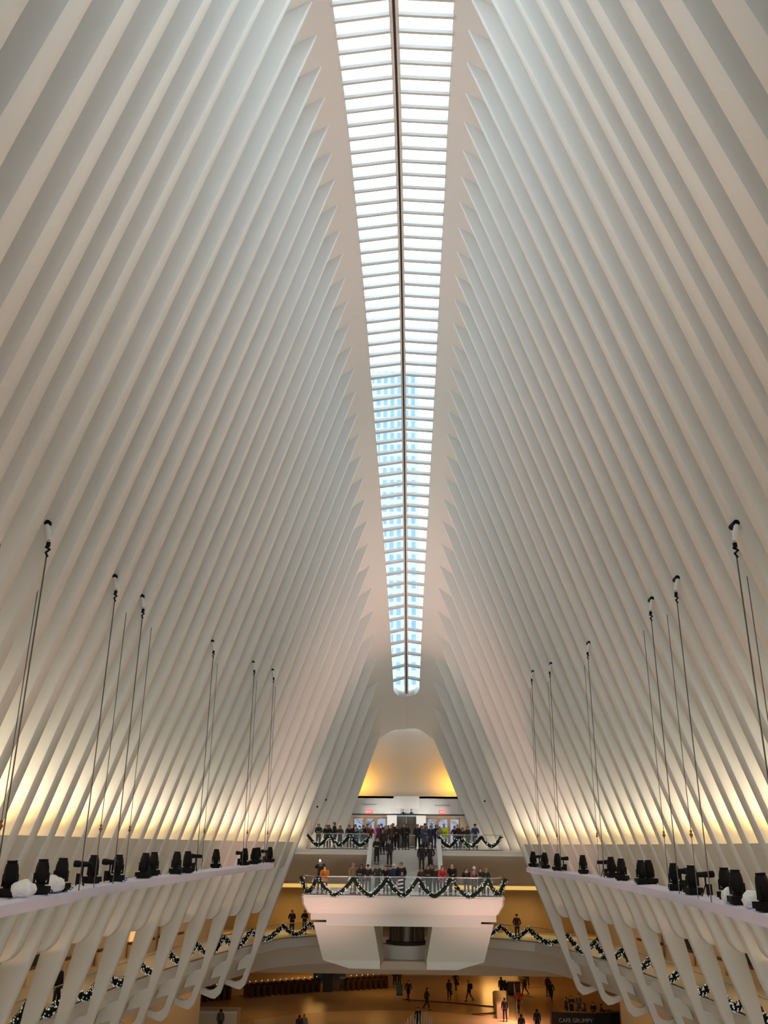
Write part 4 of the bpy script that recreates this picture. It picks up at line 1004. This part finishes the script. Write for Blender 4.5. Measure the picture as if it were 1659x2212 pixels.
def person(X, Y, z, ps, h, rz, coat, cc, tc, hair, hc, label, extra=None, group=None):
    t = empty('person', (X, Y, z), rz, label=label, cat='person'); k = h/1.72; t.scale = (k, k, k)
    D = MESH[ps]; attach('body', D['body'], cm('skin'), t); attach(coat, D[coat], cm(cc), t); attach('trousers', D['trousers'], cm(tc), t); attach('shoes', D['shoes'], cm('black'), t)
    hd = D['head']
    attach('hair' if hair in ('short', 'long') else {'beanie': 'beanie', 'pompom': 'bobble_hat', 'cap': 'cap', 'helmet': 'helmet'}[hair], HAIR[hair], cm(hc), t, hd+Vector((0, 0, -.055)))
    attach('eyes', EYES, cm('black'), t, hd)
    if extra == 'backpack': g = MB(); g.loft([[(x*w, -.14-d, z_) for x in (-.15, .15) for d in ((0, .16) if x < 0 else (.16, 0))] for z_, w in ((1.0, .9), (1.1, 1.05), (1.35, 1.0), (1.45, .6))]); g.build('backpack', cm('black'), t)
    if extra == 'bag': g = MB(); g.box(.20, .30, -.05, .25, .45, .78); g.tube([(.25, .02, .78), (.25, .05, .90), (.25, .18, .78)], .01, n=4); g.build('handbag', cm('black'), t)
    if extra == 'phone': g = MB(); g.box(-.04, .04, .40, .41, 1.50, 1.64); g.build('phone', M['phone'], t)
    if extra == 'flash': g = MB(); g.box(-.05, .05, .35, .36, 1.74, 1.88); g.build('phone', M['phone'], t); g = MB(); g.lathe([(.001, .05), (.05, 0), (.001, -.05)], cx=0, cy=.40, n=8); o = g.build('phone_light', M['flash'], t); o.location = (0, 0, 1.83)
    if extra == 'scarf': g = MB(); g.lathe([(.09, 1.44), (.105, 1.47), (.10, 1.52), (.075, 1.54)], n=12); g.build('scarf', cm('red'), t)
    if extra == 'greyscarf': g = MB(); g.lathe([(.09, 1.44), (.105, 1.47), (.10, 1.52), (.075, 1.54)], n=12); g.build('scarf', cm('bluegrey'), t)
    if extra == 'vest': g = MB(); g.lathe([(.19, 1.10), (.195, 1.14), (.195, 1.17), (.19, 1.2)], n=14); g.build('reflective_band', cm('orange'), t)
    return t
M['phone'] = mat('phone_screen', (.5, .5, .5), .3, emit=(.8, .9, 1), estr=0.9); M['flash'] = mat('phone_flash', (1, 1, 1), .3, emit=(1, 1, 1), estr=12)
PI = math.pi
# (px, depth Y, pose, height, turn, garment, colour, trousers, hair/hat, colour, label, extra)
U = [
 (686.8, 68.2, 'fold', 1.74, PI+.1, 'jacket', 'green', 'dgrey', 'short', 'dbrown', 'person in a dark green jacket, leftmost at the upper balcony railing', None),
 (703.4, 68.2, 'rail', 1.70, PI+.2, 'jacket', 'black', 'black', 'short', 'black', 'person in black at the upper railing, second from the left', None),
 (709.6, 68.6, 'stand', 1.66, PI-.2, 'jacket', 'black', 'dgrey', 'long', 'black', 'person with long black hair behind the upper railing, third from the left', None),
 (721.4, 68.3, 'pocket', 1.86, PI/2+.4, 'long_coat', 'black', 'black', 'short', 'black', 'tall person in a black coat side-on at the upper railing left', None),
 (733.8, 68.2, 'fold', 1.62, PI, 'long_coat', 'dgrey', 'dgrey', 'long', 'brown', 'long-haired person in a charcoal coat at the upper railing left', None),
 (754, 68.2, 'rail', 1.72, PI, 'jacket', 'ink', 'black', 'short', 'black', 'person in a dark jacket leaning at the middle of the left upper railing', None),
 (766.5, 68.9, 'stand', 1.72, PI+.3, 'jacket', 'dbrown', 'black', 'long', 'dbrown', 'dark-haired person behind the child in the white bobble hat', None),
 (767.6, 68.2, 'rail', 1.50, PI, 'jacket', 'navy', 'navy', 'pompom', 'white', 'short person in navy with a white bobble hat at the upper railing', None),
 (776, 68.4, 'phone', 1.60, PI, 'jacket', 'lgrey', 'lgrey', 'beanie', 'dgrey', 'person in pale grey holding a lit phone at the upper railing', 'phone'),
 (783.5, 68.5, 'fold', 1.66, PI+.2, 'jacket', 'black', 'dgrey', 'short', 'dbrown', 'person in black beside the pale grey figure with the phone', None),
 (792.5, 68.9, 'stand', 1.76, PI-.3, 'jacket', 'greygreen', 'dgrey', 'short', 'dbrown', 'person in a grey-green jacket left of the stair parapet top', None),
 (800, 68.3, 'rail', 1.72, PI, 'jacket', 'rust', 'dgrey', 'pompom', 'white', 'person in a rust red jacket and white hat by the left stair parapet', None),
 (817, 68.0, 'phone', 1.72, PI+.5, 'jacket', 'magenta', 'dgrey', 'short', 'brown', 'person in a bright magenta jacket at the top of the stairs', 'phone'),
 (823.5, 69.4, 'stand', 1.80, PI, 'jacket', 'black', 'black', 'short', 'black', 'tall person in black behind the magenta jacket', None),
 (831.5, 68.6, 'pocket', 1.66, PI+.8, 'puffy_jacket', 'grey', 'dgrey', 'short', 'lgrey', 'grey-haired person in a grey jacket at the stair top, bent aside', None),
 (838.5, 69.8, 'stand', 1.70, PI, 'jacket', 'dbrown', 'black', 'short', 'black', 'dark-haired person half hidden behind the grey jacket at the stair top', None),
 (845, 67.9, 'pocket', 1.72, PI, 'jacket', 'brown', 'black', 'short', 'brown', 'person in a brown jacket facing out at the middle of the stair top', None),
 (849, 69.2, 'stand', 1.84, PI, 'jacket', 'ink', 'dgrey', 'short', 'blond', 'tall fair-haired person behind the brown jacket at the stair top', None),
 (858, 68.3, 'fold', 1.70, PI-.3, 'long_coat', 'wine', 'black', 'short', 'black', 'person in a dark wine coat right of the brown jacket', None),
 (873.2, 67.8, 'stand', 1.80, PI+.2, 'long_coat', 'black', 'black', 'short', 'black', 'person in a long black coat in front of the elevator, left one', None),
 (878.8, 68.0, 'fold', 1.77, PI-.2, 'long_coat', 'black', 'black', 'long', 'dbrown', 'person in a long black coat in front of the elevator, right one', None),
 (902, 68.0, 'pocket', 1.78, PI, 'jacket', 'ink', 'black', 'short', 'dbrown', 'person in a black jacket right of the metal barrier', None),
 (909.6, 68.8, 'stand', 1.68, PI, 'jacket', 'black', 'black', 'short', 'black', 'dark figure between the black jacket and the denim coat at stair top', None),
 (914.5, 67.8, 'fold', 1.68, PI+.6, 'long_coat', 'denim', 'denim', 'long', 'blond', 'blond person in a long denim blue coat at the stair top right', None),
 (918.5, 69.4, 'stand', 1.82, PI, 'jacket', 'black', 'black', 'beanie', 'black', 'tall person in black with a beanie behind the tan coat', None),
 (922, 68.6, 'pocket', 1.66, PI, 'long_coat', 'tan', 'lgrey', 'short', 'brown', 'person in a tan coat at the right of the stair top', None),
 (931, 67.8, 'pocket', 1.68, PI-.2, 'long_coat', 'navy', 'brown', 'short', 'dbrown', 'person in a navy coat and brown boots by the right stair parapet', None),
 (943, 68.6, 'stand', 1.74, PI+.2, 'jacket', 'black', 'black', 'long', 'black', 'long black-haired person behind the top of the right stair parapet', None),
 (949.8, 68.4, 'rail', 1.66, PI, 'jacket', 'lgrey', 'dgrey', 'short', 'dbrown', 'person in a pale jacket at the left end of the right upper railing', None),
 (960, 69.6, 'stand', 1.84, PI, 'puffy_jacket', 'hivis', 'dgrey', 'helmet', 'white', 'worker in a hi-vis yellow jacket and white helmet on the upper balcony', 'vest'),
 (984, 68.2, 'rail', 1.72, PI-.2, 'jacket', 'dbrown', 'black', 'short', 'black', 'person in a dark brown jacket leaning at the right upper railing', None),
 (989.5, 69.8, 'stand', 1.78, PI, 'jacket', 'wine', 'black', 'helmet', 'yellow', 'person with a yellow helmet behind the right upper railing', None),
 (999.6, 68.2, 'rail', 1.60, PI, 'jacket', 'wine', 'black', 'long', 'dbrown', 'long-haired person in dark red at the right upper railing', None),
 (1011, 68.4, 'stand', 1.66, PI+.7, 'jacket', 'green', 'greygreen', 'short', 'black', 'person in dark green, second from the right at the upper railing', None),
 (1027, 68.2, 'rail', 1.84, PI, 'jacket', 'blue', 'brown', 'beanie', 'black', 'person in a blue jacket and dark beanie, rightmost at the upper railing', None),
]
for (px, Y, ps, h, rz, co, cc, tc, ha, hc, lab, ex) in U: person(x_at(px, Y, UPPER), Y, UPPER, ps, h, rz, co, cc, tc, ha, hc, lab, ex)
def on_stairs(px, fy):
    best = None
    for i in range(NR):
        Y = UPY-NR*tread+(i+.5)*tread; z = LANDING+(i+1)*rise; X = x_at(px, Y, z); e = abs(proj((X, Y, z))[1]-fy)
        if best is None or e < best[0]: best = (e, X, Y, z)
    return best[1:]
for (px, fy, ps, h, rz, co, cc, tc, ha, hc, lab, ex) in [
 (813.5, 1869, 'fold', 1.76, PI, 'long_coat', 'black', 'black', 'long', 'black', 'person in a long black coat on the left side of the stairs', None),
 (826, 1848, 'stand', 1.70, PI+.4, 'jacket', 'dbrown', 'black', 'short', 'dbrown', 'person in dark brown near the stair top behind the long black coat', None),
 (841, 1871, 'pocket', 1.78, PI+.3, 'jacket', 'black', 'black', 'long', 'dbrown', 'person in black with a red scarf standing on the stairs', 'scarf'),
 (911, 1886, 'stand', 1.84, 0.1, 'jacket', 'black', 'dbrown', 'short', 'black', 'person in black seen from behind climbing the stairs, left of a pair', None),
 (930, 1884, 'pocket', 1.82, PI-.3, 'long_coat', 'black', 'black', 'long', 'dbrown', 'long-haired person in black on the stairs, right of a pair', None)]:
    X, Y, z = on_stairs(px, fy); person(X, Y, z, ps, h, rz, co, cc, tc, ha, hc, lab, ex)
Lp = [
 (690.5, 59.6, 'overhead', 1.84, PI, 'long_coat', 'black', 'dgrey', 'short', 'dbrown', 'person in black raising a phone with a bright flash, landing left', 'flash'),
 (700.8, 58.55, 'rail', 1.70, PI, 'puffy_jacket', 'orange', 'bluegrey', 'short', 'black', 'person in a bright orange jacket leaning on the landing railing', None),
 (761.5, 59.4, 'stand', 1.78, PI+.7, 'long_coat', 'beige', 'tan', 'beanie', 'beige', 'person in a beige coat and beige hat on the landing', None),
 (771, 59.6, 'stand', 1.66, PI, 'jacket', 'dbrown', 'dgrey', 'short', 'dbrown', 'person in dark brown between the beige coat and black jackets', None),
 (780.4, 58.8, 'fold', 1.76, PI-.3, 'jacket', 'black', 'greygreen', 'long', 'black', 'person in a black jacket left of the man in a cap', None),
 (794.6, 58.5, 'rail', 1.80, PI, 'jacket', 'black', 'greygreen', 'cap', 'black', 'person in a black jacket and cap leaning on the landing railing', None),
 (815.3, 59.0, 'pocket', 1.78, PI, 'long_coat', 'olive', 'dgrey', 'short', 'brown', 'person in a dark olive coat at the landing railing left of centre', None),
 (833.5, 58.7, 'rail', 1.74, PI-.1, 'jacket', 'black', 'black', 'long', 'black', 'person with long black hair in black at the landing railing centre', None),
 (840.5, 59.4, 'stand', 1.68, PI, 'jacket', 'wine', 'dgrey', 'short', 'dbrown', 'person in dark wine red behind the long black hair', None),
 (850.5, 58.9, 'stand', 1.76, PI+.8, 'jacket', 'navy', 'ink', 'pompom', 'white', 'person in a navy jacket and white hat turned sideways on the landing', None),
 (866.5, 59.1, 'pocket', 1.88, PI, 'puffy_jacket', 'black', 'black', 'short', 'black', 'tall person in a puffy black jacket behind a child, landing centre', None),
 (868.6, 58.5, 'rail', 1.42, PI, 'jacket', 'ink', 'black', 'short', 'dbrown', 'child in a dark jacket leaning on the rail above the striped bag', None),
 (910.5, 58.8, 'stand', 1.60, PI, 'jacket', 'brown', 'black', 'short', 'brown', 'short person in brown at the landing railing right of the stairs pair', None),
 (925, 59.0, 'fold', 1.74, PI, 'long_coat', 'dbrown', 'black', 'long', 'black', 'person in a dark brown coat left of the wide dark group', None),
 (934.5, 59.8, 'stand', 1.76, PI, 'jacket', 'brown', 'black', 'long', 'brown', 'brown-haired person behind two dark coats at the landing', None),
 (943, 58.9, 'pocket', 1.72, PI-.2, 'puffy_jacket', 'dbrown', 'black', 'short', 'black', 'person in a puffy dark jacket left of the red coat', None),
 (956.4, 58.6, 'rail', 1.78, PI, 'jacket', 'coral', 'denim', 'long', 'black', 'person in a bright red coat with black hair at the landing railing', None),
 (967.7, 59.2, 'stand', 1.66, PI, 'jacket', 'pink', 'dgrey', 'short', 'rust', 'person in a pinkish jacket right of the red coat', None),
 (979.5, 58.8, 'rail', 1.92, PI-.3, 'puffy_jacket', 'black', 'ink', 'short', 'brown', 'tall person in black with a blue-grey scarf on the landing', 'greyscarf'),
 (1008.4, 58.7, 'rail', 1.66, PI, 'puffy_jacket', 'black', 'greygreen', 'short', 'dbrown', 'person in a puffy black jacket and grey-green trousers, landing right', None),
 (1025, 58.7, 'rail', 1.70, PI, 'long_coat', 'mauve', 'black', 'pompom', 'white', 'person in a mauve coat and white hat at the landing railing', None),
 (1039, 58.9, 'fold', 1.60, PI, 'jacket', 'dbrown', 'dgrey', 'long', 'dbrown', 'curly dark-haired person between the mauve and dark green coats', None),
 (1051, 58.6, 'rail', 1.66, PI, 'jacket', 'green', 'brown', 'beanie', 'beige', 'person in a dark green jacket and beige hat, rightmost on the landing', None),
]
for (px, Y, ps, h, rz, co, cc, tc, ha, hc, lab, ex) in Lp: person(x_at(px, Y, LANDING), Y, LANDING, ps, h, rz, co, cc, tc, ha, hc, lab, ex)
for (px, Y, ps, h, rz, co, cc, tc, ha, hc, lab, ex) in [
 (630, 76.2, 'rail', 1.84, PI, 'long_coat', 'black', 'black', 'short', 'black', 'taller dark figure on the lower gallery left of the landing', None),
 (657, 76.9, 'fold', 1.74, PI, 'jacket', 'black', 'dgrey', 'short', 'black', 'shorter dark figure on the lower gallery, nearer the landing leg', None),
 (1118, 74.9, 'pocket', 1.78, PI, 'jacket', 'brown', 'dbrown', 'beanie', 'brown', 'person in brown with a knitted hat on the lower gallery, right side', None),
 (1304, 58.6, 'rail', 1.72, PI/2+.2, 'jacket', 'black', 'black', 'short', 'black', 'dark figure on the right gallery seen between ribs', None),
 (118, 40.0, 'stand', 1.76, -PI/2-.4, 'jacket', 'black', 'black', 'short', 'black', 'dark figure on the left gallery seen between ribs near the amber panel', None)]:
    if abs(px-880) > 350:
        s = -1 if px < 880 else 1
        Y = min([20+.1*i for i in range(500)], key=lambda y: abs(abs(x_at(px, y, RING))-rim(y, s)-.55))
    person(x_at(px, Y, RING), Y, RING, ps, h, rz, co, cc, tc, ha, hc, lab, ex)
for (px, fy, ps, h, rz, co, cc, tc, ha, hc, lab, ex) in [
 (882, 2162, 'walk', 1.74, PI+.6, 'long_coat', 'black', 'black', 'short', 'black', 'dark figure walking on the concourse near the teal sign', None),
 (922, 2181, 'walk', 1.76, -PI/2-.3, 'jacket', 'black', 'black', 'long', 'black', 'dark figure striding across the dark floor line', None),
 (970.5, 2161, 'stand', 1.74, .2, 'jacket', 'ink', 'black', 'short', 'dbrown', 'dark figure with a handbag, left of the backpacker on the floor', 'bag'),
 (985, 2140, 'walk', 1.74, .4, 'long_coat', 'black', 'black', 'long', 'black', 'dark figure with a shoulder bag farther back on the concourse', 'bag'),
 (1013.6, 2163, 'walk', 1.76, PI/2+.3, 'jacket', 'ink', 'dgrey', 'short', 'black', 'person carrying a round black backpack across the concourse', 'backpack'),
 (1083.6, 2156, 'stand', 1.80, .3, 'long_coat', 'black', 'black', 'short', 'black', 'dark figure left of a close pair on the right concourse', None),
 (1092, 2161, 'stand', 1.70, .1, 'long_coat', 'black', 'black', 'long', 'black', 'dark figure right of a close pair, above the pale parapet', None),
 (1091.5, 2207, 'stand', 1.80, .1, 'jacket', 'black', 'black', 'short', 'black', 'dark figure standing beside the pale curved parapet', None),
 (1120.8, 2188, 'walk', 1.82, .2, 'long_coat', 'red', 'black', 'short', 'black', 'person in a bright red coat on the pinkish lit floor', None),
 (903.5, 2231, 'stand', 1.76, PI, 'jacket', 'black', 'black', 'short', 'black', 'dark figure behind the fan of white rods', None),
 (1162, 2236, 'stand', 1.78, 0, 'jacket', 'ink', 'black', 'short', 'black', 'person in dark blue cut off by the bottom picture edge, right', None),
 (1128, 2246, 'stand', 1.70, 0, 'jacket', 'brown', 'black', 'short', 'black', 'head of a dark-haired person at the bottom edge below the red coat', None),
 (1184.5, 2152, 'stand', 1.78, .3, 'long_coat', 'wine', 'black', 'short', 'black', 'person in a dark red coat near the right rib feet', None),
 (1192, 2164, 'walk', 1.70, .2, 'long_coat', 'black', 'black', 'short', 'black', 'dark figure walking just in front of the dark red coat', None),
 (1139.5, 2134, 'stand', 1.86, PI, 'jacket', 'black', 'black', 'short', 'black', 'tall dark figure by the far right wall of the concourse', None),
 (1134, 2149, 'walk', 1.66, PI/2, 'jacket', 'ink', 'black', 'short', 'black', 'dark figure right of the black display stand', None),
 (1126, 2137, 'stand', 1.72, PI, 'jacket', 'tan', 'dgrey', 'short', 'dbrown', 'person in a tan jacket behind the black display stand', None),
 (998.4, 2098.5, 'stand', 1.76, .2, 'jacket', 'black', 'black', 'short', 'black', 'figure seen from the waist down under the landing leg, left of two', None),
 (1013.6, 2100, 'stand', 1.76, -.2, 'jacket', 'black', 'black', 'short', 'black', 'figure seen from the waist down under the landing leg, right of two', None),
 (940, 2098.5, 'stand', 1.72, .2, 'jacket', 'black', 'black', 'short', 'black', 'pair of dark legs below the right landing leg, leftmost', None),
 (956.5, 2099.7, 'walk', 1.72, PI/2, 'long_coat', 'black', 'black', 'short', 'black', 'dark coat hem and legs below the landing leg, second from left', None),
 (980, 2101, 'walk', 1.72, .3, 'jacket', 'black', 'black', 'short', 'black', 'pair of dark legs below the landing leg, third from left', None),
 (1024.5, 2084.5, 'stand', 1.72, .2, 'jacket', 'black', 'black', 'short', 'black', 'distant dark legs just right of the landing leg', None),
 (1057.5, 2084.5, 'walk', 1.72, .5, 'jacket', 'black', 'black', 'short', 'black', 'distant dark legs under the right gallery edge, middle one', None),
 (1080, 2080.5, 'walk', 1.72, PI/2, 'jacket', 'black', 'black', 'short', 'black', 'distant dark legs under the right gallery edge, right one', None),
 (853, 2133, 'stand', 1.90, PI, 'long_coat', 'black', 'black', 'short', 'black', 'tall dark figure at the right end of the turnstiles', None),
 (862.5, 2133, 'stand', 1.62, PI, 'jacket', 'dbrown', 'black', 'short', 'black', 'shorter dark figure beside the tall one at the turnstiles', None),
 (697, 2131, 'stand', 1.76, PI, 'jacket', 'black', 'black', 'short', 'lgrey', 'figure standing behind the black ticket booth', None),
 (410, 2224, 'stand', 1.80, PI, 'jacket', 'hivis', 'black', 'short', 'black', 'worker in a yellow-green vest left of the pale kiosk', None),
 (474, 2236, 'stand', 1.76, 0, 'jacket', 'grey', 'black', 'short', 'black', 'person in grey in front of the pale kiosk', None),
 (645, 2248, 'stand', 1.68, 0, 'jacket', 'wine', 'black', 'short', 'black', 'dark-haired head at the bottom edge left of centre', None),
 (655.5, 2246, 'stand', 1.70, 0, 'jacket', 'tan', 'black', 'short', 'blond', 'fair-haired head at the bottom edge left of centre', None),
 (1252, 2196, 'stand', 1.74, PI, 'jacket', 'grey', 'black', 'short', 'black', 'person in grey standing behind the cafe counter', None),
 (1225, 2204, 'stand', 1.74, PI/2, 'jacket', 'black', 'black', 'short', 'black', 'dark figure at the left end of the cafe counter', None),
 (1236, 2199, 'fold', 1.72, PI, 'long_coat', 'black', 'black', 'short', 'black', 'dark figure second from the left behind the cafe counter', None),
 (1266, 2206, 'sit', 1.74, PI/2, 'jacket', 'dbrown', 'black', 'long', 'black', 'seated figure in dark brown at the cafe tables, left', None),
 (1283, 2203, 'sit', 1.74, PI, 'jacket', 'black', 'black', 'short', 'black', 'seated figure in black at the cafe tables, middle', None),
 (1300, 2207, 'sit', 1.74, -PI/2, 'jacket', 'ink', 'black', 'short', 'dbrown', 'seated figure in dark clothes at the cafe tables, right', None)]:
    p = at_z(px, fy, FLOOR); person(p.x, p.y, FLOOR, ps, h, rz, co, cc, tc, ha, hc, lab, ex)
    if ps == 'sit':
        t = empty('cafe_stool', (p.x, p.y-.02, FLOOR), label='dark round cafe stool under the %s' % lab.split(',')[0].replace('figure ', 'person ')+' '+lab.split(', ')[1], cat='stool')
        g = MB(); g.lathe([(.17, .38), (.18, .42), (.16, .44)], n=12); g.build('seat', M['dark'], t); g = MB(); g.tube([(0, 0, 0), (0, 0, .4)], .03, n=6); g.build('stem', M['black'], t)
